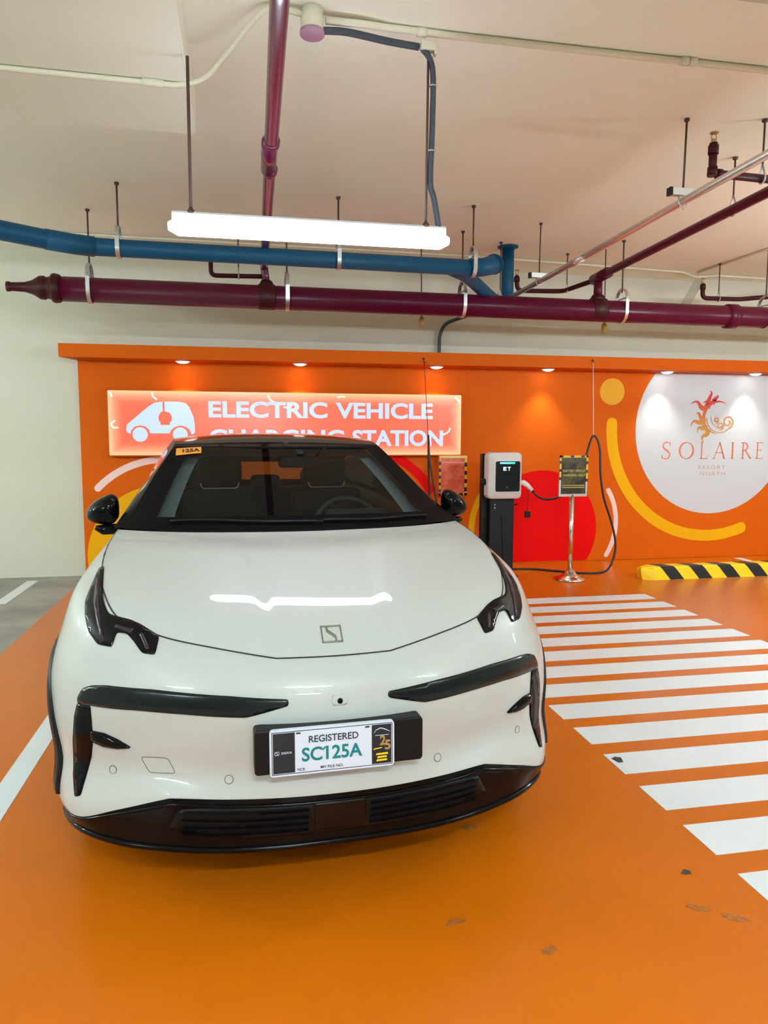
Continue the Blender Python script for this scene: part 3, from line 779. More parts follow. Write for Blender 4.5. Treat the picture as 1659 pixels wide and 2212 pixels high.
# =================================================================== notice frame left of the charger
nf = thing('notice_frame', 'framed orange notice with black and yellow hazard border left of the charger', 'notice', (2.41, 8.30, .86))
nx0, nx1, nz0, nz1 = 2.232, 2.572, .850, 1.318
YN = 8.24
mb = MB(); mb.box((nx0, YN, nz0), (nx1, YP - .003, nz1)); mb.build('board', mat('notice_orange', (.62, .085, .03), .3, noise=(9, .45, .55, (.70, .14, .08))), nf)
mb = MB()
fw_ = .030
rnd = random.Random(4)
def seg(x0, z0, x1, z1, n, vert):
    for i in range(n):
        if vert: mb.box((x0, YN - .008, z0 + (z1 - z0) * i / n), (x1, YN - .001, z0 + (z1 - z0) * (i + 1) / n), i % 2)
        else: mb.box((x0 + (x1 - x0) * i / n, YN - .008, z0), (x0 + (x1 - x0) * (i + 1) / n, YN - .001, z1), i % 2)
seg(nx0, nz0, nx0 + fw_ * .8, nz1 - .03, 11, True); seg(nx1 - fw_, nz0, nx1, nz1 - .03, 9, True); seg(nx0, nz0, nx1, nz0 + fw_, 7, False)
mb.box((nx0, YN - .009, nz1 - .028), (nx1, YN - .001, nz1), 2)
mb.build('hazard_frame', [M['mural_gold'], M['black_paint'], M['brass']], nf)
mb = MB(); mb.box((nx0 + .03, YN - .004, nz1 - .085), (nx1 - .03, YN - .001, nz1 - .070)); mb.build('title_bar', mat('notice_pale', (.75, .25, .16), .4), nf)

# =================================================================== charger on its post
ch = thing('charging_station', 'white wall-box charger with a black screen mounted on a black post', 'charger', (2.76, 7.66, 0))
mb = MB(); mb.rbox((2.635, 7.58, 0.012), (2.915, 7.74, .92), .01, axis=2)
mb.box((2.60, 7.54, 0), (2.965, 7.80, .012)); mb.build('post', M['black_plastic'], ch, bevel=.004)
mb = MB(); mb.box((2.565, 7.66, .35), (2.635, 7.74, 1.355)); mb.box((2.60, 7.64, .85), (2.915, 7.74, 1.34)); mb.build('back_plate', M['black_plastic'], ch, bevel=.004)
for zz in (.80, .765):
    mb = MB(); mb.lathe([(.0001, -.006), (.007, -.005), (.009, 0)], (2.69, 7.578, zz), 1, 12); mb.build('screw', M['galv'], ch)
# folded-away cable guide on the post
mb = MB(); mb.add([(2.765, 7.572, .70), (2.80, 7.572, .70), (2.845, 7.572, .10), (2.80, 7.572, .10), (2.765, 7.58, .70), (2.80, 7.58, .70), (2.845, 7.58, .10), (2.80, 7.58, .10)], [(0, 1, 2, 3), (0, 4, 5, 1), (1, 5, 6, 2), (2, 6, 7, 3), (3, 7, 4, 0)]); mb.build('cover_strip', M['satin_black'] if 'satin_black' in M else M['black_plastic'], ch)
bx0, bx1, bz0, bz1 = 2.580, 2.967, .868, 1.372
white = mat('charger_white', (.62, .585, .56), .35)
mb = MB()
for (g, y) in ((0, 7.64), (0, 7.53), (.012, 7.515)): pass
rings = [rrect(bx0, bz0, bx1, bz1, .05, 6), rrect(bx0, bz0, bx1, bz1, .05, 6), rrect(bx0 + .008, bz0 + .008, bx1 - .008, bz1 - .008, .045, 6), rrect(bx0 + .068, bz0 + .078, bx1 - .034, bz1 - .090, .022, 6), rrect(bx0 + .076, bz0 + .086, bx1 - .042, bz1 - .098, .018, 6)]
ys = [7.63, 7.52, 7.505, 7.462, 7.470]
m_ = len(rings[0])
V = [(x, y, z) for P, y in zip(rings, ys) for x, z in P]
mb.add(V, [(i * m_ + j, i * m_ + (j + 1) % m_, (i + 1) * m_ + (j + 1) % m_, (i + 1) * m_ + j) for i in range(4) for j in range(m_)] + [tuple(range(m_))]); wb = mb.build('wall_box', white, ch)
mb = MB(); mb.prism(rrect(bx0 + .074, bz0 + .084, bx1 - .040, bz1 - .096, .018, 6), 7.463, 7.475, 1); scr = mb.build('screen', mat('charger_screen', (.004, .006, .008), .12), wb)
for x0, x1, col in ((2.700, 2.775, (.05, .35, 1.0)), (2.775, 2.865, (.02, 1.0, .45))):
    mb = MB(); mb.box((x0, 7.459, 1.252), (x1, 7.463, 1.266)); o = mb.build('status_light', mat('status_light', col, .4, emit=col, es=6.0), scr)
    o['label'] = 'blue half of the status light bar' if x0 < 2.75 else 'green half of the status light bar'
mb = MB(); text_into(mb, 'E', 2.738, 1.178, 2.772, 1.216, 7.460, .01); text_into(mb, 'T', 2.786, 1.178, 2.818, 1.216, 7.460, .01); mb.build('display_text', mat('display_glow', (.5, .8, 1), .4, emit=(.62, .86, 1.0), es=2.5), scr, fix=False)
mb = MB(); mb.tube([(2.783 + .008 * cos(2 * pi * i / 16), 7.461, 1.0 + .008 * sin(2 * pi * i / 16)) for i in range(17)], .0015, 5); mb.build('card_mark', M['galv'], scr)
# plug in its holster on the box side, cap on a string, holster on the other side
mb = MB(); mb.tube([(2.960, 7.55, 1.042), (3.005, 7.55, 1.040), (3.045, 7.55, 1.015), (3.105, 7.55, .955)], [.026, .030, .028, .022], 14)
gun = mb.build('charging_plug', mat('plug_white', (.74, .70, .68), .35), ch)
mb = MB(); mb.tube([(3.100, 7.55, .960), (3.128, 7.55, .932)], [.019, .012], 12); mb.build('strain_relief', M['black_plastic'], gun)
mb = MB(); mb.tube([(3.062, 7.55, .96), (3.058, 7.55, .72)], .0035, 6); mb.rbox((3.028, 7.535, .655), (3.088, 7.565, .725), .012); mb.build('dust_cap', M['black_plastic'], ch, bevel=.004)
mb = MB(); mb.lathe([(.038, 0), (.038, -.03), (.030, -.05), (.0001, -.05)], (2.578, 7.60, 1.05), 0, 18); mb.build('holster', M['black_plastic'], ch)
mb = MB(); mb.tube([(2.925, 7.60, .79), (2.965, 7.59, .81)], .008, 8); mb.build('latch', M['black_plastic'], ch)

# hanging charging cable, its cord and hook
hc = thing('charging_cable', 'black charging cable looped from the plug, up to a hanging cord and along the floor', 'cable', (3.9, 7.8, 0))
P = smooth_path([(3.118, 7.55, .942), (3.17, 7.53, .885), (3.26, 7.50, .857), (3.40, 7.50, .885), (3.56, 7.55, 1.00), (3.72, 7.62, 1.18), (3.815, 7.70, 1.36), (3.875, 7.74, 1.50), (3.915, 7.75, 1.552), (3.955, 7.74, 1.515), (3.985, 7.72, 1.38), (3.99, 7.70, 1.12), (4.04, 7.70, .85), (4.14, 7.70, .58), (4.20, 7.70, .36), (4.19, 7.68, .20), (4.10, 7.62, .06), (3.98, 7.55, .016), (3.75, 7.54, .013), (3.5, 7.72, .013), (3.25, 7.90, .013), (3.06, 7.92, .013), (2.96, 7.86, .05), (2.93, 7.80, .18), (2.90, 7.78, .30)], 7)
mb = MB(); mb.tube(P, .0125, 10); mb.build('cable', M['cable'], hc)
mb = MB(); mb.cyl((3.995, 7.98, 2.40), (3.915, 7.755, 1.56), .0045, 8); mb.build('cord', M['mural_pink'], hc)
mb = MB(); mb.lathe([(.0001, -.02), (.008, -.018), (.010, 0)], (3.995, 8.0, 2.425), 1, 10); mb.tube([(3.995, 7.985, 2.425), (3.995, 7.97, 2.405), (3.995, 7.985, 2.39)], .004, 6); mb.build('hook', M['black_plastic'], hc)
h2 = thing('charging_cable', 'black charging cable hanging from a cord beside the right mirror of the car', 'cable', (2.05, 7.9, 1))
mb = MB(); mb.tube(smooth_path([(2.03, 7.95, 1.46), (2.04, 7.94, 1.30), (2.07, 7.92, 1.08), (2.12, 7.90, .80), (2.20, 7.86, .45), (2.32, 7.80, .013)], 6), .0115, 8); mb.tube(smooth_path([(2.03, 7.95, 1.46), (2.035, 7.97, 1.25), (2.05, 7.98, .95), (2.06, 7.98, .6), (2.02, 7.9, .2), (1.9, 7.8, .013)], 6), .0115, 8); mb.build('cable', M['cable'], h2)
mb = MB(); mb.cyl((1.98, 7.98, 2.36), (2.03, 7.95, 1.46), .0035, 8); mb.tube([(2.026, 7.952, 1.56), (2.033, 7.948, 1.44)], .012, 8); mb.build('cord', M['cable'], h2)
mb = MB(); mb.lathe([(.0001, -.02), (.008, -.018), (.010, 0)], (1.975, 8.0, 2.40), 1, 10); mb.tube([(1.975, 7.985, 2.40), (1.965, 7.97, 2.37), (2.0, 7.97, 2.355)], .004, 6); mb.build('hook', M['black_plastic'], h2)

# =================================================================== sign on a chrome stand
ss = thing('sign_stand', 'chrome floor stand with a black and yellow charging-only sign right of the charger', 'sign stand', (3.455, 7.285, 0))
mb = MB(); mb.lathe([(.165, 0), (.168, .012), (.155, .022), (.12, .034), (.075, .060), (.045, .095), (.030, .11), (.0001, .11)], (3.455, 7.285, .001), 2, 40); mb.build('base', M['chrome'], ss)
mb = MB(); mb.tube([(3.455, 7.285, .10), (3.450, 7.285, .925)], .0255, 20); mb.build('pole', M['chrome'], ss)
bx, by, bz0, bz1 = 3.452, 7.262, .905, 1.345
hw = .162
mb = MB()
mb.box((bx - hw, by, bz0), (bx + hw, by + .018, bz1)); mb.build('board', M['galv'], ss, bevel=.003)
mb = MB(); mb.box((bx - hw + .022, by - .003, bz0 + .03), (bx + hw - .022, by - .0002, bz1 - .024)); bd = mb.build('notice_sheet', mat('notice_black', (.018, .014, .006), .3, noise=(14, .45, .62, (.075, .06, .02))), ss)
mb = MB()
def hz(x0, z0, x1, z1, n, vert):
    for i in range(n):
        if vert: mb.box((x0, by - .005, z0 + (z1 - z0) * i / n), (x1, by - .0003, z0 + (z1 - z0) * (i + 1) / n), 0 if i % 3 else 1)
        else: mb.box((x0 + (x1 - x0) * i / n, by - .005, z0), (x0 + (x1 - x0) * (i + 1) / n, by - .0003, z1), 0 if i % 3 else 1)
hz(bx - hw, bz0 + .18, bx - hw + .020, bz1, 9, True); hz(bx + hw - .020, bz0 + .16, bx + hw, bz1, 9, True); hz(bx - hw, bz1 - .022, bx + hw, bz1, 8, False)
mb.build('hazard_tape', [M['mural_gold'], M['black_paint']], ss)
M['gold_ink'] = mat('gold_ink', (.42, .34, .06), .4)
mb = MB()
text_into(mb, 'ELECTRIC VEHICLE', bx - .125, 1.170, bx + .130, 1.195, by - .0045, .02); text_into(mb, 'CHARGING ONLY', bx - .125, 1.122, bx + .130, 1.147, by - .0045, .02)
mb.build('lettering', M['gold_ink'], bd, fix=False)
mb = MB()
for z in (1.022, 1.000): mb.box((bx - .128, by - .0045, z), (bx + .125, by - .003, z + .009))
mb.build('small_print', M['gold_ink'], bd)

# =================================================================== striped wheel stop
ws = thing('wheel_stop', 'low concrete wheel stop painted in black and yellow slanting stripes', 'wheel stop', (5.1, 7.2, 0))
wx0, wx1, wy0, wy1, wz = 4.215, 5.93, 7.085, 7.30, .142
mb = MB()
prof = [(wy0, 0), (wy0 + .012, wz - .025), (wy0 + .035, wz), (wy1 - .035, wz), (wy1 - .012, wz - .025), (wy1, 0)]
n = 6
V = [(wx0 + .13, y, z) if i in (0,) else (wx0 + .13, y, z) for i, (y, z) in enumerate(prof)] + [(wx1, y, z) for y, z in prof]
F = [(i, i + 1, i + 7, i + 6) for i in range(5)] + [(6, 7, 8, 9, 10, 11), (0, 6, 11, 5)]
e = [(wx0 + .02, wy0 + .06, 0), (wx0, wy0 + .07, wz - .03), (wx0 + .03, wy0 + .08, wz - .01), (wx0 + .03, wy1 - .08, wz - .01), (wx0, wy1 - .07, wz - .03), (wx0 + .02, wy1 - .06, 0)]
V += e
F += [(i, 12 + i, 13 + i, i + 1) for i in range(5)] + [(12, 17, 16, 15, 14, 13)]
mb.add(V, F); mb.build('block', M['yellow'], ws)
x = wx0 + .205; 
while x < wx1 - .05:
    sl = -.115; w_ = .165
    mb = MB()
    x1_ = min(x + w_, wx1)
    def P_(xx, k): return xx
    pts = [(wy0 - .0015, .002, 0.), (wy0 + .0105, wz - .025, .82), (wy0 + .034, wz + .0015, 1.0), (wy1 - .034, wz + .0015, 1.45)]
    V = []
    for (y, z, k) in pts: V += [(min(x + .115 * (1 - k) , wx1), y, z), (min(x + w_ + .115 * (1 - k), wx1), y, z)]
    mb.add(V, [(0, 1, 3, 2), (2, 3, 5, 4), (4, 5, 7, 6)]); mb.build('black_stripe', M['black_paint'], ws, fix=False)
    x += .345

# =================================================================== car body surface (car-local: x across, y from nose to tail, z up)
def cr_eval(P, n, crease=()):
    """centripetal-like Catmull-Rom (Hermite, chord tangents) through 3-D points, n samples per span"""
    d = [max(1e-6, (P[i + 1] - P[i]).length) for i in range(len(P) - 1)]
    T = []
    for i in range(len(P)):
        if i == 0: T.append((P[1] - P[0]) / d[0])
        elif i == len(P) - 1: T.append((P[-1] - P[-2]) / d[-1])
        else:
            s0 = (P[i] - P[i - 1]) / d[i - 1]; s1 = (P[i + 1] - P[i]) / d[i]
            T.append((s0 * d[i] + s1 * d[i - 1]) / (d[i] + d[i - 1]))
    TI, TO = list(T), list(T)
    for i in crease:                       # an edge: separate tangents on either side
        TI[i] = T[i].lerp((P[i] - P[i - 1]) / d[i - 1], .85); TO[i] = T[i].lerp((P[i + 1] - P[i]) / d[i], .85)
    out = []
    for i in range(len(P) - 1):
        for j in range(n):
            t = j / n
            h00 = 2 * t ** 3 - 3 * t * t + 1; h10 = t ** 3 - 2 * t * t + t; h01 = -2 * t ** 3 + 3 * t * t; h11 = t ** 3 - t * t
            out.append(P[i] * h00 + TO[i] * (d[i] * h10) + P[i + 1] * h01 + TI[i + 1] * (d[i] * h11))
    out.append(P[-1].copy())
    return out


# horizontal rings from the nose round the corner and along the flank; each is (x, y, z) at the same stations
NOSE = [
    # A lip bottom
    [(0, .085, .222), (.19, .09, .222), (.36, .11, .222), (.56, .165, .226), (.71, .235, .230), (.825, .335, .232), (.90, .50, .215)],
    # B lower edge of the white bumper
    [(0, .052, .405), (.19, .062, .405), (.36, .092, .405), (.53, .142, .404), (.70, .222, .345), (.818, .295, .299), (.925, .50, .285)],
    # C parking sensors
    [(0, .066, .47), (.19, .077, .47), (.36, .113, .465), (.585, .207, .461), (.715, .279, .455), (.842, .375, .45), (.940, .55, .45)],
    # D fins
    [(0, .056, .58), (.19, .067, .58), (.36, .105, .58), (.648, .231, .58), (.735, .283, .58), (.848, .372, .575), (.948, .56, .585)],
    # E middle of the light bar
    [(0, .050, .70), (.18, .063, .70), (.36, .102, .70), (.57, .192, .70), (.73, .285, .705), (.845, .385, .70), (.940, .58, .715)],
    # F above the light bar
    [(0, .066, .758), (.18, .079, .758), (.36, .125, .762), (.57, .220, .77), (.725, .318, .782), (.832, .430, .80), (.912, .63, .835)],
    # G under the lamps
    [(0, .112, .812), (.187, .124, .814), (.37, .180, .826), (.57, .268, .843), (.715, .362, .862), (.805, .475, .90), (.872, .69, .965)],
    # H bonnet edge, then waistline
    [(0, .135, .831), (.189, .147, .832), (.375, .222, .856), (.558, .317, .884), (.695, .42, .926), (.757, .56, .988), (.785, .76, 1.06)],
]
YS = [.95, 1.18, 1.6, 2.1, 2.8, 3.55, 4.0]
SIDE = [
    [(.885, .20)] + [(.87, .20)] * 4 + [(.875, .205), (.87, .24)],
    [(.915, .29)] + [(.90, .29)] * 4 + [(.91, .30), (.90, .34)],
    [(.952, .45)] + [(.932, .45)] * 4 + [(.935, .45), (.91, .47)],
    [(.962, .585)] + [(.938, .58)] * 4 + [(.942, .58), (.91, .60)],
    [(.958, .72)] + [(.938, .72)] * 4 + [(.94, .73), (.905, .75)],
    [(.936, .845)] + [(.918, .85)] * 4 + [(.925, .86), (.885, .87)],
    [(.885, .985), (.872, 1.0)] + [(.865, 1.0)] * 3 + [(.87, 1.02), (.835, 1.03)],
    [(.788, 1.102), (.775, 1.137), (.785, 1.125), (.79, 1.12), (.785, 1.13), (.765, 1.15), (.725, 1.15)],
]
TAIL = [
    [(.72, 4.25, .30), (.35, 4.33, .33), (0, 4.34, .33)], [(.76, 4.30, .40), (.38, 4.39, .42), (0, 4.40, .42)],
    [(.78, 4.32, .50), (.40, 4.42, .52), (0, 4.43, .52)], [(.79, 4.33, .62), (.40, 4.43, .63), (0, 4.44, .63)],
    [(.78, 4.32, .76), (.40, 4.42, .77), (0, 4.43, .77)], [(.76, 4.31, .88), (.40, 4.40, .89), (0, 4.41, .89)],
    [(.71, 4.30, 1.02), (.38, 4.40, 1.02), (0, 4.41, 1.02)], [(.64, 4.27, 1.10), (.34, 4.36, 1.09), (0, 4.37, 1.09)],
]
NU, NV = 10, 8          # samples per span
RINGS = []
for k in range(8):
    half = [Vector(p) for p in NOSE[k]] + [Vector((x, y, z)) for y, (x, z) in zip(YS, SIDE[k])] + [Vector(p) for p in TAIL[k]]
    full = [Vector((-p.x, p.y, p.z)) for p in half[:0:-1]] + half       # left tail ... centre ... right tail
    RINGS.append(cr_eval(full, NU, (16 - 3, 16 + 3) if 1 <= k <= 3 else ((16 - 1, 16 + 1) if k == 7 else ())))
NST = 17                                        # stations on one half
NCOL = len(RINGS[0]); MID = NCOL // 2
GRID = []                                       # GRID[col][row]
for c_ in range(NCOL):
    GRID.append(cr_eval([RINGS[k][c_] for k in range(8)], NV))
NROW = len(GRID[0])
def st(i): return MID + round(i * NU)           # column of station i (negative = left half)

# bonnet: Coons patch between the bonnet edge, the wing tops and the scuttle
HK = 8                                           # station where the wing top meets the scuttle
edge = RINGS[7]
h_front = [edge[c_] for c_ in range(st(-4), st(4) + 1)]
h_left = [edge[c_] for c_ in range(st(-4), st(-HK) - 1, -1)]
h_right = [edge[c_] for c_ in range(st(4), st(HK) + 1)]
cowl_half = [Vector((0, .945, 1.137)), Vector((.25, .96, 1.138)), Vector((.48, 1.01, 1.138)), Vector((.66, 1.09, 1.138)), Vector((.775, 1.18, 1.137))]
cowl = cr_eval([Vector((-p.x, p.y, p.z)) for p in cowl_half[:0:-1]] + cowl_half, 10)
na, nb = len(h_front), len(h_left)
HOOD = []
for i in range(na):
    a = i / (na - 1)
    row = []
    fi = a * (len(cowl) - 1); i0 = min(int(fi), len(cowl) - 2); top = cowl[i0].lerp(cowl[i0 + 1], fi - i0)
    for j in range(nb):
        b = j / (nb - 1)
        p = h_front[i] * (1 - b) + top * b + h_left[j] * (1 - a) + h_right[j] * a
        p -= (h_front[0] * (1 - a) * (1 - b) + h_front[-1] * a * (1 - b) + cowl[0] * (1 - a) * b + cowl[-1] * a * b)
        s = 2 * a - 1
        sb = (h_left[j].z + h_right[j].z) / 2 - (h_front[0].z * (1 - b) + cowl[0].z * b)
        p.z -= sb * (1 - s * s) * .95                        # keep the middle of the bonnet nearly straight in profile
        e0 = min(1, b / .26); e1 = min(1, (1 - b) / .26)
        p.z += .027 * (1 - s * s) * e0 * e0 * (3 - 2 * e0) * e1 * e1 * (3 - 2 * e1) + .007 * (1 - s * s) * sin(pi * b)
        x = abs(p.x); k = min(1, max(0, (x - (.165 + .09 * b)) / .034)); k = k * k * (3 - 2 * k)
        p.z += .0055 * k * (1 - abs(s) ** 4) * min(1, b * 6) * min(1, (1 - b) * 6)      # shallow centre channel of the bonnet
        row.append(p)
    HOOD.append(row)

# windscreen, roof and rear window: one loft of cross lines (yc, zc, edge x, y, z)
TOPL = [(.955, 1.140, .752, 1.185, 1.139), (1.25, 1.272, .700, 1.40, 1.240), (1.55, 1.392, .632, 1.65, 1.368), (1.82, 1.488, .560, 1.90, 1.488),
        (2.15, 1.544, .570, 2.2, 1.520), (2.55, 1.560, .582, 2.58, 1.528), (3.0, 1.550, .578, 3.0, 1.512), (3.5, 1.508, .56, 3.48, 1.465),
        (3.92, 1.448, .53, 3.88, 1.41), (4.06, 1.425, .515, 4.0, 1.39), (4.36, 1.10, .60, 4.26, 1.11)]
NB, NS = 10, 48
def loft_col(t):
    """cross lines interpolated along the car for the fraction t across (-1..1)"""
    P = []
    for (yc, zc, xe, ye, ze) in TOPL:
        P.append(Vector((t * xe, yc + (ye - yc) * abs(t) ** 2.3, zc + (ze - zc) * abs(t) ** 2.6)))
    return cr_eval(P[:10], NB) + cr_eval([P[9], P[10]], NB)[1:]
TOP = [loft_col(-1 + 2 * i / NS) for i in range(NS + 1)]       # TOP[i across][j along]
NT = len(TOP[0])


def grid_faces(nc, nr, keep=None):
    F = []
    for i in range(nc - 1):
        for j in range(nr - 1):
            if keep is None or keep(i, j): F.append((i * nr + j, (i + 1) * nr + j, (i + 1) * nr + j + 1, i * nr + j + 1))
    return F


# ray / nearest queries on the whole white body
bv_v = [tuple(p) for col in GRID for p in col]; bv_f = grid_faces(NCOL, NROW)
o_ = len(bv_v)
bv_v += [tuple(p) for row in HOOD for p in row]
bv_f += [tuple(i + o_ for i in q) for q in grid_faces(na, nb)]
BODY = BVHTree.FromPolygons([Vector(p) for p in bv_v], bv_f)
tp_v = [p for row in TOP for p in row]
TOPB = BVHTree.FromPolygons(tp_v, grid_faces(NS + 1, NT))


def front(x, z, tree=None):
    """point and outward normal of the bodywork seen from straight ahead at (x, z)"""
    tree = tree or BODY
    h = tree.ray_cast(Vector((x, -1, z)), Vector((0, 1, 0)))
    if h[0] is None:
        h = tree.find_nearest(Vector((x, .3, z)))
    p, n = h[0], h[1]
    if n.y > 0 and n.z < .3: n = -n
    if n.dot(Vector((0, -1, .6))) < 0: n = -n
    return p, n

# =================================================================== the car
M['car_white'] = mat('car_paint_white', (.485, .495, .47), .35, coat=.7, coat_rough=.02, spec=.3)
M['gloss_black'] = mat('gloss_black', (.003, .003, .0035), .10, spec=.15)
M['frit_black'] = mat('glass_border', (.003, .003, .0035), .25, spec=.03)
M['satin_black'] = mat('satin_black', (.005, .005, .0055), .42, spec=.22)
M['lamp_black'] = mat('headlamp_lens', (.004, .003, .004), .07, spec=.2)
M['lamp_purple'] = mat('light_guide', (.035, .020, .028), .2, spec=.3)
M['bar_black'] = mat('light_bar_lens', (.004, .007, .008), .16, spec=.4)
M['tyre'] = mat('tyre_rubber', (.012, .012, .012), .7)
M['rim'] = mat('rim_dark', (.10, .10, .11), .3, .8)
M['seat'] = mat('seat_fabric', (.018, .021, .022), .75, spec=.2)
M['dash'] = mat('dashboard', (.030, .045, .048), .5)
M['trim_glint'] = mat('pillar_trim_glint', (.23, .30, .31), .55)
M['seam'] = mat('panel_gap', (.01, .01, .01), .6)
M['plate_white'] = mat('plate_white', (.66, .70, .80), .35)
M['plate_green'] = mat('plate_green', (.0, .19, .20), .4)
M['plate_ink'] = mat('plate_ink', (.008, .012, .018), .4)
M['sticker'] = mat('sticker_orange', (.80, .30, .03), .4)
M['silver'] = mat('emblem_silver', (.20, .185, .15), .35, .4)
glass = bpy.data.materials.new('car_glass'); glass.use_nodes = True
nt = glass.node_tree; nt.nodes.clear()
go = nt.nodes.new('ShaderNodeOutputMaterial'); gm = nt.nodes.new('ShaderNodeMixShader'); gt = nt.nodes.new('ShaderNodeBsdfTransparent')
gg = nt.nodes.new('ShaderNodeBsdfGlossy'); gfz = nt.nodes.new('ShaderNodeFresnel')
gt.inputs[0].default_value = (.52, .58, .56, 1); gg.inputs['Roughness'].default_value = .015; gfz.inputs[0].default_value = 1.22
nt.links.new(gfz.outputs[0], gm.inputs[0]); nt.links.new(gt.outputs[0], gm.inputs[1]); nt.links.new(gg.outputs[0], gm.inputs[2]); nt.links.new(gm.outputs[0], go.inputs[0])
M['glass'] = glass
tint = glass.copy(); tint.name = 'tinted_glass'
[n for n in tint.node_tree.nodes if n.type == 'BSDF_TRANSPARENT'][0].inputs[0].default_value = (.40, .42, .40, 1)
M['tint'] = tint

PSI = .050
car = thing('car', 'glossy white crossover with black roof parked nose-out beneath the hanging lamp', 'car', (.288, 2.17, 0), PSI)
AXF, AXR, AXZ, ARC_R = .875, 3.62, .345, .405


def cpart(mb, name, mats, parent=None, **k):
    return mb.build(name, mats, parent or car, local=True, **k)


def in_arch(p):
    return abs(p.x) > .5 and (min((p.y - AXF) ** 2, (p.y - AXR) ** 2) + (p.z - AXZ) ** 2) < ARC_R ** 2


def panel(name, c0, c1, r0, r1, mt, label=None):
    """piece of the ring surface between two columns and two rows; keeps the flow normals of the whole skin"""
    mb = MB()
    nr = r1 - r0 + 1
    V = [GRID[c_][r] for c_ in range(c0, c1 + 1) for r in range(r0, r1 + 1)]
    F = [q for q in grid_faces(c1 - c0 + 1, nr) if not in_arch(sum((V[i] for i in q), Vector()) / 4)]
    used = sorted({i for q in F for i in q}); re_ = {a: b for b, a in enumerate(used)}
    mb.add([V[i] for i in used], [tuple(re_[i] for i in q) for q in F], 0, True)
    o = cpart(mb, name, mt, fix=False)
    nrm = []
    for i in used:
        c_, r = c0 + i // nr, r0 + i % nr
        a = GRID[min(c_ + 1, NCOL - 1)][r] - GRID[max(c_ - 1, 0)][r]
        b = GRID[c_][min(r + 1, NROW - 1)] - GRID[c_][max(r - 1, 0)]
        n = a.cross(b); n.normalize(); nrm.append(tuple(n))
    o.data.normals_split_custom_set_from_vertices(nrm)
    if label: o['label'] = label
    return o


RB = NV                                                     # row of the white bumper's lower edge
cB = st(5.4)
panel('front_bumper', 2 * MID - cB, cB, RB, NROW - 1, M['car_white'])
panel('lower_valance', 2 * MID - st(6.3), st(6.3), 0, RB, M['gloss_black'], 'gloss black lower front valance')
for s in (-1, 1):
    def cols(a, b): return (st(a), st(b)) if s > 0 else (2 * MID - st(b), 2 * MID - st(a))
    panel('front_wing', *cols(5.4, 8), RB, NROW - 1, M['car_white'])
    panel('front_door', *cols(8, 10.3), RB, NROW - 1, M['car_white'])
    panel('rear_door', *cols(10.3, 11.6), RB, NROW - 1, M['car_white'])
    panel('rear_quarter', *cols(11.6, 14), RB, NROW - 1, M['car_white'])
    panel('sill', *cols(6.3, 14), 0, RB, M['satin_black'], 'black plastic sill')
panel('tailgate', st(14), NCOL - 1, 0, NROW - 1, M['car_white'])
panel('tailgate', 0, 2 * MID - st(14), 0, NROW - 1, M['car_white'])

hb = MB(); hb.add([p for row in HOOD for p in row], grid_faces(na, nb), 0, True)
hood = cpart(hb, 'bonnet', M['car_white'])


def ribbon3(mb, pts, w, off, tree=BODY, mi=0):
    """thin strip lying on the bodywork along 3-D points"""
    P = [Vector(p) for p in pts]
    V = []; 
    for i, p in enumerate(P):
        a = P[max(0, i - 1)]; b = P[min(len(P) - 1, i + 1)]
        q, n, _, _ = tree.find_nearest(p)
        if n.dot(q - Vector((0, 2.2, .5))) < 0: n = -n
        t = (b - a).normalized(); sd = t.cross(n).normalized()
        V += [q + n * off - sd * w / 2, q + n * off + sd * w / 2]
    return mb.add(V, [(2 * i, 2 * i + 1, 2 * i + 3, 2 * i + 2) for i in range(len(P) - 1)], mi, True)


# bonnet shut line
mb = MB()
gl = [RINGS[7][c_] for c_ in range(st(-8), st(8) + 1)]
ribbon3(mb, gl, .0055, .0012)
cpart(mb, 'bonnet_gap', M['seam'], fix=False)
for s in (-1, 1):
    mb = MB()
    for stn in (8, 10.3, 11.6):
        c_ = st(stn) if s > 0 else 2 * MID - st(stn)
        ribbon3(mb, [GRID[c_][r] for r in range(RB, NROW)], .005, .0012)
    cpart(mb, 'door_gap', M['seam'], fix=False)
    mb = MB()
    for yy in (2.02, 3.02):
        h = BODY.ray_cast(Vector((s * 1.5, yy, .93)), Vector((-s, 0, 0)))[0]
        mb.rbox((h.x - .004, yy - .10, .918), (h.x + s * .012, yy + .10, .942), .01, axis=0)
    cpart(mb, 'door_handle', M['car_white'])


def dens(P, d):
    out = []
    for i, p in enumerate(P):
        q = P[(i + 1) % len(P)]
        n = max(1, int(math.hypot(q[0] - p[0], q[1] - p[1]) / d))
        out += [(p[0] + (q[0] - p[0]) * k / n, p[1] + (q[1] - p[1]) * k / n) for k in range(n)]
    return out


def inside(P, x, z):
    c_ = False
    for i in range(len(P)):
        (x0, z0), (x1, z1) = P[i - 1], P[i]
        if (z0 > z) != (z1 > z) and x < (x1 - x0) * (z - z0) / (z1 - z0) + x0: c_ = not c_
    return c_


def round_poly(P, r, k=4):
    out = []
    n = len(P)
    for i in range(n):
        a, b, c_ = Vector(P[i - 1]), Vector(P[i]), Vector(P[(i + 1) % n])
        u, v = a - b, c_ - b
        d = min(r, u.length * .45, v.length * .45)
        p0, p1 = b + u.normalized() * d, b + v.normalized() * d
        for j in range(k + 1):
            t = j / k
            q = p0 * (1 - t) ** 2 + b * 2 * t * (1 - t) + p1 * t * t
            out.append((q.x, q.y))
    return out


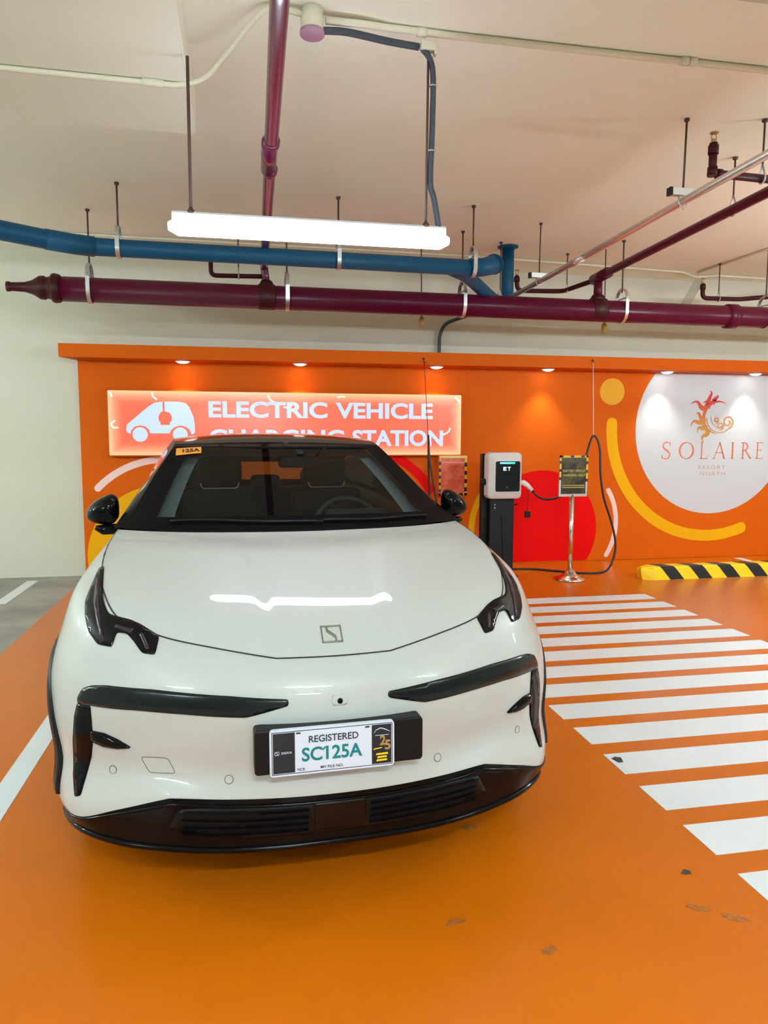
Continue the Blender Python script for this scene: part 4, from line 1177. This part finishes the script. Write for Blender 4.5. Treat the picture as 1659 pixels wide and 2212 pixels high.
def conform(mb, P, off=.003, skirt=.006, d=.014, fn=front, mi=0, dome=0.):
    """panel with outline P (x, z seen from ahead) laid on the bodywork, standing proud by off"""
    B = dens(P, d * .7)
    xs = [p[0] for p in B]; zs = [p[1] for p in B]
    I = []
    x = min(xs) + d / 2
    while x < max(xs):
        z = min(zs) + d / 2
        while z < max(zs):
            if inside(B, x, z) and min((x - p[0]) ** 2 + (z - p[1]) ** 2 for p in B) > (d * .45) ** 2: I.append((x, z))
            z += d
        x += d
    nB = len(B)
    r = delaunay_2d_cdt([Vector(p) for p in B + I], [], [list(range(nB))], 1, 1e-5)
    V2, F = r[0], r[2]
    V = []; low = []
    for p in V2:
        q, n = fn(p.x, p.y)
        k = 0
        if dome:
            dm = min(math.hypot(p.x - b[0], p.y - b[1]) for b in B); k = dome * min(1, dm / .02) ** .5
        V.append(q + n * (off + k)); low.append(q - n * skirt)
    mb.add(V, F, mi, True)
    cnt = {}
    for q in F:
        for i in range(len(q)):
            e = (q[i], q[(i + 1) % len(q)]); cnt.setdefault(frozenset(e), []).append(e)
    S = [e[0] for e in cnt.values() if len(e) == 1]
    n = len(V)
    mb.add(V + low, [(b, a, a + n, b + n) for a, b in S], mi)
    return mb


def mir(P, s): return [(s * x, z) for x, z in P] if s > 0 else [(-x, z) for x, z in P][::-1]


HL = [(.776, 1.054), (.795, 1.045), (.806, 1.012), (.815, .985), (.823, .955), (.815, .922), (.796, .880), (.759, .848), (.711, .847), (.697, .888),
      (.663, .886), (.641, .869), (.610, .838), (.569, .836), (.557, .883), (.619, .911), (.654, .922), (.728, .934), (.743, .949), (.757, .977), (.764, 1.002), (.770, 1.03)]
HL = round_poly(HL, .008, 2)
BAR = [(.160, .724), (.160, .705), (.290, .671), (.470, .674), (.624, .673), (.775, .666), (.822, .661), (.824, .680), (.806, .714), (.773, .729), (.722, .737), (.571, .740), (.343, .735)]
BAR = round_poly(BAR, .012, 3)
VERT = [(.779, .665), (.826, .662), (.838, .617), (.848, .525), (.851, .407), (.842, .352), (.820, .362), (.784, .484), (.777, .530), (.775, .580)]
VERT = round_poly(VERT, .006, 2)
FIN = [(.780, .582), (.735, .581), (.693, .567), (.648, .5435), (.689, .533), (.739, .533), (.780, .545)]
TOW = round_poly([(.620, .514), (.535, .519), (.510, .469), (.594, .464)], .012, 4)
for s in (-1, 1):
    mb = MB(); conform(mb, mir(HL, s), .0035, .008, .010)
    hl = cpart(mb, 'headlight', M['lamp_black'])
    for G_ in ([(.783, 1.025), (.795, 1.02), (.790, .96), (.752, .868), (.735, .862), (.752, .905), (.770, .955)],
               [(.640, .898), (.700, .908), (.705, .899), (.650, .886)], [(.612, .890), (.622, .886), (.598, .848), (.586, .850)]):
        mb = MB(); conform(mb, mir(G_, s), .0055, .001, .010)
        cpart(mb, 'light_guide', M['lamp_purple'], hl)
    mb = MB(); conform(mb, mir(BAR, s), .004, .012, .012, dome=.0012)
    cpart(mb, 'light_bar', M['bar_black'])
    mb = MB(); conform(mb, mir(VERT, s), .002, .012, .012)
    vt = cpart(mb, 'air_curtain', M['gloss_black'])
    # fin: a blade standing out from the intake
    mb = MB(); conform(mb, mir(round_poly(FIN, .006, 2), s), .006, .010, .008, dome=.010)
    cpart(mb, 'fin', M['gloss_black'], vt)
    for (x, z) in ((.346, .462), (.712, .456)):
        q, n = front(s * x, z)
        mb = MB()
        R = n.to_track_quat('Z', 'Y').to_matrix()
        V = []
        for (rad, h) in ((.0150, -.002), (.0150, .0012), (.0128, .0016), (.0118, .0012)):
            V += [q + R @ Vector((rad * cos(2 * pi * j / 20), rad * sin(2 * pi * j / 20), h)) for j in range(20)]
        F = [(i * 20 + j, i * 20 + (j + 1) % 20, i * 20 + 20 + (j + 1) % 20, i * 20 + 20 + j) for i in range(3) for j in range(20)]
        mb.add(V, F, 1); mb.add(V[-20:], [tuple(range(20))], 0)
        cpart(mb, 'parking_sensor', [M['car_white'], M['silver']])
# tow-eye cover on the image-left half only
mb = MB()
tp = [(-x, z) for x, z in TOW]
ribbon3(mb, [front(*p)[0] for p in dens(tp, .01) + [tp[0]]], .0028, .0010)
cpart(mb, 'tow_cover', M['silver'], fix=False)
# front camera
mb = MB()
conform(mb, rrect(-.024, .698, .024, .730, .006), .0035, .004, .008, mi=0)
cm = cpart(mb, 'front_camera', M['car_white'])
q, n = front(.001, .711)
mb = MB(); mb.lathe([(0.0001, -.007), (.0085, -.006), (.0095, .004)], (q.x, q.y, q.z), 1, 20)
cpart(mb, 'camera_lens', M['gloss_black'], cm)
# emblem on the bonnet: square outline with a stepped stroke inside
mb = MB()
ex0, ex1, ez0, ez1, wv = -.034, .036, .863, .906, .0046
for P in ([(ex0, ez1), (ex1, ez1), (ex1, ez1 - wv * .75), (ex0, ez1 - wv * .75)], [(ex0, ez0 + wv * .75), (ex1, ez0 + wv * .75), (ex1, ez0), (ex0, ez0)],
          [(ex0, ez0), (ex0, ez1), (ex0 + wv, ez1), (ex0 + wv, ez0)], [(ex1 - wv, ez0), (ex1 - wv, ez1), (ex1, ez1), (ex1, ez0)],
          stroke([(-.013, .904), (-.013, .893), (.013, .877), (.013, .865)], .008)):
    conform(mb, P[::-1], .0028, .001, .006)
cpart(mb, 'emblem', M['silver'])

# plate carrier and registration plate
BR = .015
mb = MB(); mb.rbox((-.271, BR, .506), (.265, .075, .648), .012)
cpart(mb, 'plate_carrier', M['satin_black'], bevel=.004)
px0, px1, pz0, pz1 = -.226, .166, .505, .651
tl = .030
def pl(x, z, o=0.): return (x, BR - .016 - o - (z - pz0) * -tl, z)
mb = MB()
P = rrect(px0, pz0, px1, pz1, .012, 5)
n_ = len(P)
mb.add([pl(x, z) for x, z in P] + [(x, y + .013, z) for x, y, z in (pl(x, z) for x, z in P)],
       [tuple(range(n_)), tuple(range(2 * n_ - 1, n_ - 1, -1))] + [(i, i + n_, (i + 1) % n_ + n_, (i + 1) % n_) for i in range(n_)])
plate = cpart(mb, 'registration_plate', M['plate_white'])
def flat(P, o, name, mt, lab=None):
    mb = MB(); mb.add([pl(x, z, o) for x, z in P], [tuple(range(len(P)))])
    q = cpart(mb, name, mt, plate, fix=False)
    if lab: q['label'] = lab
    return q
b = MB()
for P in (stroke([(px0 + .007, pz1 - .007), (px1 - .007, pz1 - .007)], .0022), stroke([(px0 + .007, pz0 + .007), (px1 - .007, pz0 + .007)], .0022),
          stroke([(px0 + .007, pz0 + .007), (px0 + .007, pz1 - .007)], .0022), stroke([(px1 - .007, pz0 + .007), (px1 - .007, pz1 - .007)], .0022),
          stroke([(-.145, .637), (-.131, .637)], .005), stroke([(.072, .637), (.086, .637)], .005)):
    b.add([pl(x, z, .0006) for x, z in P], [tuple(range(len(P)))])
cpart(b, 'plate_border', M['plate_ink'], plate, fix=False)
flat([(px0 + .010, pz0 + .010), (-.149, pz0 + .010), (-.149, pz1 - .010), (px0 + .010, pz1 - .010)], .0008, 'side_panel', M['plate_ink'])
flat([(.093, pz0 + .010), (px1 - .010, pz0 + .010), (px1 - .010, pz1 - .010), (.093, pz1 - .010)], .0008, 'side_panel', M['plate_ink'])
def ptext(body, x0, z0, x1, z1, mt, bold=0., o=.0016, sp=1.):
    b = MB(); text_into(b, body, x0, z0, x1, z1, 0, bold, sp, fn=lambda x, z: pl(x, z, o))
    return cpart(b, 'lettering', mt, plate, fix=False)
ptext('REGISTERED', -.106, .604, .050, .626, M['plate_ink'], .012)
ptext('SC125A', -.128, .546, .062, .590, M['plate_green'], .022)
b = MB(); b.add([pl(x, z, .0016) for x, z in ((-.0535, .5900), (-.0640, .5815), (-.0640, .5755), (-.0535, .5830))], [(0, 1, 2, 3)]); cpart(b, 'lettering', M['plate_green'], plate, fix=False)
ptext('NCR', -.142, .518, -.118, .527, M['plate_ink'], .01)
ptext('MV FILE NO.', -.070, .519, .002, .528, M['plate_ink'], .01)
ptext('ZEEKR', -.192, .576, -.158, .582, M['plate_white'], .01)
b = MB()
for P in (stroke([(-.210, .574), (-.198, .574), (-.198, .584), (-.210, .584), (-.210, .574)], .0016), stroke([(-.207, .583), (-.204, .580), (-.202, .577), (-.201, .575)], .0016),
          stroke([(.100, .615), (.106, .624), (.120, .630), (.132, .627), (.146, .620), (.152, .616)], [.001, .002, .003, .003, .002, .001]), stroke([(.104, .607), (.148, .607)], .0018)):
    b.add([pl(x, z, .0016) for x, z in P], [tuple(range(len(P)))])
cpart(b, 'plate_emblem', M['plate_white'], plate, fix=False)
ptext('2', .119, .574, .138, .606, M['brass'], .035)
ptext('5', .135, .558, .154, .590, M['brass'], .035)
b = MB()
for z, x0, x1 in ((.543, .106, .146), (.533, .110, .142), (.523, .107, .143)):
    b.add([pl(x, zz, .0016) for x, zz in ((x0, z), (x1, z + .001), (x1 - .002, z + .007), (x0 + .002, z + .006))], [(0, 1, 2, 3)])
b.add([pl(x, zz, .0016) for x, zz in ((.097, .561), (.126, .565), (.126, .568), (.100, .565))], [(0, 1, 2, 3)])
cpart(b, 'yellow_print', M['yellow'], plate, fix=False)

# lower grille: dark recess, slats, radar cover, lip rim
mb = MB(); conform(mb, [(-.54, .300), (-.30, .268), (.30, .268), (.54, .300), (.50, .372), (.34, .386), (-.34, .386), (-.50, .372)], .0022, .004, .018)
gr = cpart(mb, 'lower_grille', M['satin_black'])
for z in (.288, .312, .336, .360):
    for (xa, xb) in ((-.50, -.10), (.10, .50)):
        mb = MB()
        P = [front(xa + (xb - xa) * i / 16, z)[0] + Vector((0, -.008, 0)) for i in range(17)]
        V = []
        for p in P: V += [p + Vector((0, 0, .004)), p + Vector((0, -.006, 0)), p + Vector((0, .004, -.004))]
        mb.add(V, [(3 * i + a, 3 * i + b_, 3 * i + 3 + b_, 3 * i + 3 + a) for i in range(16) for a, b_ in ((0, 1), (1, 2))])
        cpart(mb, 'grille_slat', M['gloss_black'], gr)
mb = MB(); conform(mb, rrect(-.082, .284, .084, .382, .006), .008, .006, .012)
cpart(mb, 'radar_cover', mat('radar_cover', (.007, .004, .003), .3, spec=.2), gr)
mb = MB()
for (lo, hi) in ((0, 0), ):
    P = [GRID[c_][0] + Vector((0, 0, .004)) for c_ in range(2 * MID - st(6.2), st(6.2) + 1, 2)]
    mb.tube(P, .011, 8)
cpart(mb, 'lip_rim', M['gloss_black'])
mb = MB()
P = [GRID[c_][RB - 1] for c_ in range(2 * MID - st(5.6), st(5.6) + 1, 2)]
mb.tube([p + Vector((0, -.001, 0)) for p in P], .006, 8)
cpart(mb, 'valance_rim', M['gloss_black'])

# windscreen, roof, rear window
WT = 30                                                      # header row of TOP
def tpanel(name, keep, mt, label=None):
    V = [p for row in TOP for p in row]
    F = grid_faces(NS + 1, NT, keep)
    used = sorted({i for q in F for i in q}); re_ = {a: b for b, a in enumerate(used)}
    mb = MB(); mb.add([V[i] for i in used], [tuple(re_[i] for i in q) for q in F], 0, True)
    o = cpart(mb, name, mt, fix=False)
    if label: o['label'] = label
    return o
fr = lambda i, j: j < WT and (j < 4 or j >= WT - 1 or i < 4 or i >= NS - 4)
tpanel('windscreen', lambda i, j: j < WT and not fr(i, j), M['glass'])
tpanel('windscreen_surround', fr, M['frit_black'])
tpanel('roof', lambda i, j: WT <= j < 90, M['gloss_black'])
mb = MB(); V = [TOP[i][j] * 1.0 + Vector((0, 0, -.035)) for i in range(3, NS - 2) for j in range(28, 93)]
mb.add(V, grid_faces(NS - 5, 65), 0, True); cpart(mb, 'headliner', mat('headliner', (.010, .010, .011), .8, spec=.1))
rw = lambda i, j: j >= 90 and (i < 4 or i >= NS - 4 or j > 97)
tpanel('rear_window', lambda i, j: j >= 90 and not rw(i, j), M['glass'])
tpanel('rear_window_surround', rw, M['gloss_black'])
for s in (-1, 1):
    col = TOP[-1] if s > 0 else TOP[0]
    belt = [edge[c_] for c_ in (range(st(8), st(14) + 1) if s > 0 else range(2 * MID - st(8), 2 * MID - st(14) - 1, -1))]
    rail = [col[j] for j in range(0, 101)]
    n = 60
    def samp(L, y):
        for a, b in zip(L, L[1:]):
            if a.y <= y <= b.y: return a.lerp(b, (y - a.y) / max(1e-6, b.y - a.y))
        return L[0].copy() if y < L[0].y else L[-1].copy()
    y0, y1 = 1.19, 4.25
    R_ = []
    for i in range(n + 1):
        y = y0 + (y1 - y0) * i / n
        a, b = samp(belt, y), samp(rail, y)
        R_.append([a.lerp(b, k / 8) + Vector((s * .03 * sin(pi * k / 8), 0, 0)) for k in range(9)])
    V = [p for r in R_ for p in r]
    def frame(i, k):
        y = y0 + (y1 - y0) * (i + .5) / n
        return k == 0 or k == 7 or y < 1.55 or abs(y - 2.72) < .07 or y > 3.75
    for nm, sel, mt in (('side_window_frame', frame, M['frit_black']), ('side_window', lambda i, k: not frame(i, k), M['tint'])):
        F = grid_faces(n + 1, 9, sel)
        if nm == 'side_window':
            for lo, hi in ((0, 2.72), (2.72, 9)):
                FF = [q for q in F if lo < sum(V[i].y for i in q) / 4 <= hi]
                used = sorted({i for q in FF for i in q}); re_ = {a: b for b, a in enumerate(used)}
                mb = MB(); mb.add([V[i] for i in used], [tuple(re_[i] for i in q) for q in FF], 0, True); cpart(mb, nm, mt, fix=False)
        else:
            used = sorted({i for q in F for i in q}); re_ = {a: b for b, a in enumerate(used)}
            mb = MB(); mb.add([V[i] for i in used], [tuple(re_[i] for i in q) for q in F], 0, True); cpart(mb, nm, mt, fix=False)
    # bright trim along the roof rail
    # door mirror: shell, arm with a thin cap below
    cx, cy, cz = s * .874, 1.47, 1.186
    V = []; F = []
    nu, nv = 28, 16
    for i in range(nv + 1):
        ph = -pi / 2 + pi * i / nv
        for j in range(nu):
            th = 2 * pi * j / nu
            ux, uz, uy = cos(th) * cos(ph), sin(th) * cos(ph), sin(ph)
            sx = abs(ux) ** .8 * (1 if ux > 0 else -1); sz = abs(uz) ** .8 * (1 if uz > 0 else -1)
            hx = .078
            out = sx                                          # -1 inner .. 1 outer
            hz = (.070 - .016 * out) if sz > 0 else (.062 - .014 * out)
            yy = .085 if uy < 0 else .05
            V.append((cx + s * sx * hx, cy + uy * yy + .025 * (out + 1), cz + sz * hz - .016 * out - (.006 * out if sz > 0 else -.006 * out)))
    for i in range(nv):
        for j in range(nu):
            k = (j + 1) % nu
            F.append((i * nu + j, i * nu + k, (i + 1) * nu + k, (i + 1) * nu + j))
    mb = MB(); mb.add(V, F, 0, True)
    mr = cpart(mb, 'door_mirror', M['gloss_black'])
    mb = MB(); mb.tube([(s * .775, 1.50, 1.105), (s * .83, 1.48, 1.103), (s * .87, 1.455, 1.104), (s * .905, 1.45, 1.115)], [.020, .026, .025, .010], 12)
    cpart(mb, 'mirror_arm', M['gloss_black'], mr)
    # wheels
    for ya in (AXF, AXR):
        mb = MB()
        xo = .79
        prof = [(.24, -.10), (.30, -.112), (.335, -.10), (.345, -.07), (.345, .07), (.335, .10), (.30, .112), (.24, .10)]
        mb.lathe(prof + [(.235, 0), (.24, -.10)], (s * xo, ya, AXZ), 0, 48)
        wh = cpart(mb, 'wheel', M['tyre'])
        mb = MB()
        mb.lathe([(.242, .09), (.238, .104), (.226, .104), (.222, .05), (.06, .03), (.055, .085), (.0001, .09)], (s * xo, ya, AXZ), 0, 40)
        if s < 0:
            mb.v = [(2 * s * xo - x, y, z) for x, y, z in mb.v]
        for k in range(5):
            a = 2 * pi * k / 5
            for da in (-.16, .16):
                p0 = (s * (xo + .08), ya + .05 * cos(a), AXZ + .05 * sin(a)); p1 = (s * (xo + .095), ya + .23 * cos(a + da), AXZ + .23 * sin(a + da))
                mb.tube([p0, p1], .014, 8)
        cpart(mb, 'rim', M['rim'], wh)
        # black arch lip, following the flank
        V = []; n = 44
        for i in range(n + 1):
            a = radians(-4 + 188 * i / n)
            for (rad, dx) in ((.385, -.10), (.385, .004), (.388, .012), (.432, .012), (.438, .000)):
                y, z = ya - cos(a) * rad, AXZ + sin(a) * rad
                h = BODY.ray_cast(Vector((s * 1.6, y, max(z, .21))), Vector((-s, 0, 0)))[0]
                xx = h.x if (h is not None and h.x * s > .6) else s * .88
                V.append((xx + s * dx, y, z))
        mb = MB(); mb.add(V, grid_faces(n + 1, 5), 0, True)
        cpart(mb, 'arch_trim', M['satin_black'])
        V = []
        for i in range(n + 1):
            a = radians(4 + 172 * i / n)
            for xx in (.45, .90):
                V.append((s * xx, ya - cos(a) * .40, AXZ + sin(a) * .40))
        mb = MB(); mb.add(V, grid_faces(n + 1, 2), 0, True)
        cpart(mb, 'wheel_liner', M['satin_black'])

# underside and cabin tub
mb = MB(); mb.add([(x * .96, y, .205) for x, y in ((-.80, .33), (-.62, .2), (-.3, .12), (.3, .12), (.62, .2), (.80, .33), (.78, 4.1), (.4, 4.28), (-.4, 4.28), (-.78, 4.1))], [tuple(range(10))])
cpart(mb, 'underbody', M['satin_black'])
mb = MB(); mb.box((-.72, 1.0, .30), (.72, 4.15, .34))
for s in (-1, 1): mb.box((s * .72, 1.0, .34), (s * .735, 4.15, 1.08))
mb.box((-.72, 1.0, .34), (.72, 1.03, 1.05)); mb.box((-.60, 4.0, .34), (.60, 4.02, 1.0))
cpart(mb, 'cabin_tub', M['seat'])
mb = MB()
P = [(1.03, 1.118), (1.25, 1.130), (1.48, 1.135), (1.60, 1.12), (1.66, 1.06), (1.62, .90), (1.60, .7), (1.05, .7)]
mb.prism(P, -.70, .70, 0)
dash = cpart(mb, 'dashboard', M['dash'], bevel=.02)
mb = MB(); mb.rbox((.20, 1.52, 1.13), (.52, 1.60, 1.165), .015); cpart(mb, 'instrument_hood', M['dash'], dash)
mb = MB(); mb.rbox((-.13, 1.60, .98), (.13, 1.63, 1.15), .015); cpart(mb, 'centre_screen', M['gloss_black'], dash)
# steering wheel
mb = MB()
R0 = Matrix.Rotation(radians(-24), 3, 'X')
cw = Vector((.36, 1.80, 1.045))
mb.tube([cw + R0 @ Vector((.178 * cos(2 * pi * i / 32), 0, .165 * sin(2 * pi * i / 32))) for i in range(33)], .017, 10, cap=False)
mb.tube([cw + Vector((0, -.16, -.05)), cw + Vector((0, -.01, 0))], [.04, .07], 14)
for a in (0, pi, -pi / 2): mb.tube([cw, cw + R0 @ Vector((.17 * cos(a), 0, .16 * sin(a)))], .016, 8)
cpart(mb, 'steering_wheel', M['dash'])
# seats
for x in (-.315, .345):
    mb = MB()
    mb.rbox((x - .26, 1.95, .50), (x + .26, 2.42, .66), .05)
    for (za, zb, wa, ya_) in ((.60, .80, .25, 2.38), (.80, 1.00, .25, 2.42), (1.00, 1.20, .22, 2.47)):
        mb.rbox((x - wa, ya_ - .07, za), (x + wa, ya_ + .09, zb + .01), .03)
    se = cpart(mb, 'front_seat', M['seat'], bevel=.02)
    mb = MB(); mb.rbox((x - .135, 2.43, 1.225), (x + .135, 2.54, 1.41), .045)
    cpart(mb, 'headrest', M['seat'], se, bevel=.02)
    mb = MB(); mb.tube(bend([(x - .115, 2.422, 1.255), (x - .105, 2.424, 1.222), (x + .105, 2.424, 1.222), (x + .115, 2.422, 1.255)], .02), .0045, 8)
    cpart(mb, 'headrest_trim', M['galv'], se)
mb = MB()
mb.rbox((-.62, 3.0, .50), (.62, 3.4, .70), .04); mb.rbox((-.62, 3.36, .62), (.62, 3.50, 1.16), .04)
rs = cpart(mb, 'rear_seat', M['seat'], bevel=.02)
for x in (-.42, .04, .42):
    mb = MB(); mb.rbox((x - .11, 3.39, 1.16), (x + .11, 3.48, 1.29 if x != .04 else 1.25), .035); cpart(mb, 'headrest', M['seat'], rs, bevel=.015)
# inner pillar trims, coloured pale to imitate a bluish reflection, and mirror
for s in (-1, 1):
    i0 = 3 if s < 0 else NS - 3
    V = []
    for j in range(4, 29):
        for k in (0, 1.5):
            p = TOP[i0][j]; q = TOP[i0 + (3 if s < 0 else -3)][j]
            V.append(p.lerp(q, k / 1.5) + Vector((0, .05, -.035)))
    mb = MB(); mb.add(V, grid_faces(25, 2), 0, True)
    cpart(mb, 'pillar_trim_glint', M['trim_glint'])
mb = MB(); mb.rbox((-.02, 1.74, 1.375), (.20, 1.77, 1.425), .02); mb.box((.07, 1.70, 1.42), (.11, 1.78, 1.47))
cpart(mb, 'interior_mirror', M['satin_black'], bevel=.006)
# wipers and registration sticker on the glass
mb = MB()
def topn(x, y):
    h = TOPB.ray_cast(Vector((x, y, 3)), Vector((0, 0, -1))); return h[0], (h[1] if h[1].z > 0 else -h[1])
for P in ([(-.55, 1.13), (-.2, 1.03), (.10, 1.01)], [(.10, 1.02), (.35, 1.05), (.62, 1.16)]):
    L_ = [topn(*p)[0] + topn(*p)[1] * .008 for p in [tuple(q) for q in smooth_path([(a, b, 0) for a, b in P], 8)] for p in [(p[0], p[1])]]
    mb.tube(L_, .006, 6)
cpart(mb, 'wiper', M['satin_black'])
mb = MB(); V = []
for i in range(5):
    for j in range(3):
        x = -.545 + .128 * i / 4; y = 1.765 + .085 * j / 2 + (-.012 * i / 4)
        q, n = topn(x, y); V.append(q + n * .003)
mb.add(V, grid_faces(5, 3), 0, True)
sk = cpart(mb, 'registration_sticker', M['sticker'])
mb = MB()
def sfn(x, z):
    q, n = topn(x, 1.765 + (z) - .012 * (x + .545) / .128); return q + n * .005
text_into(mb, '125A', -.512, .022, -.425, .064, 0, .03, fn=sfn)
cpart(mb, 'lettering', M['plate_ink'], sk, fix=False)
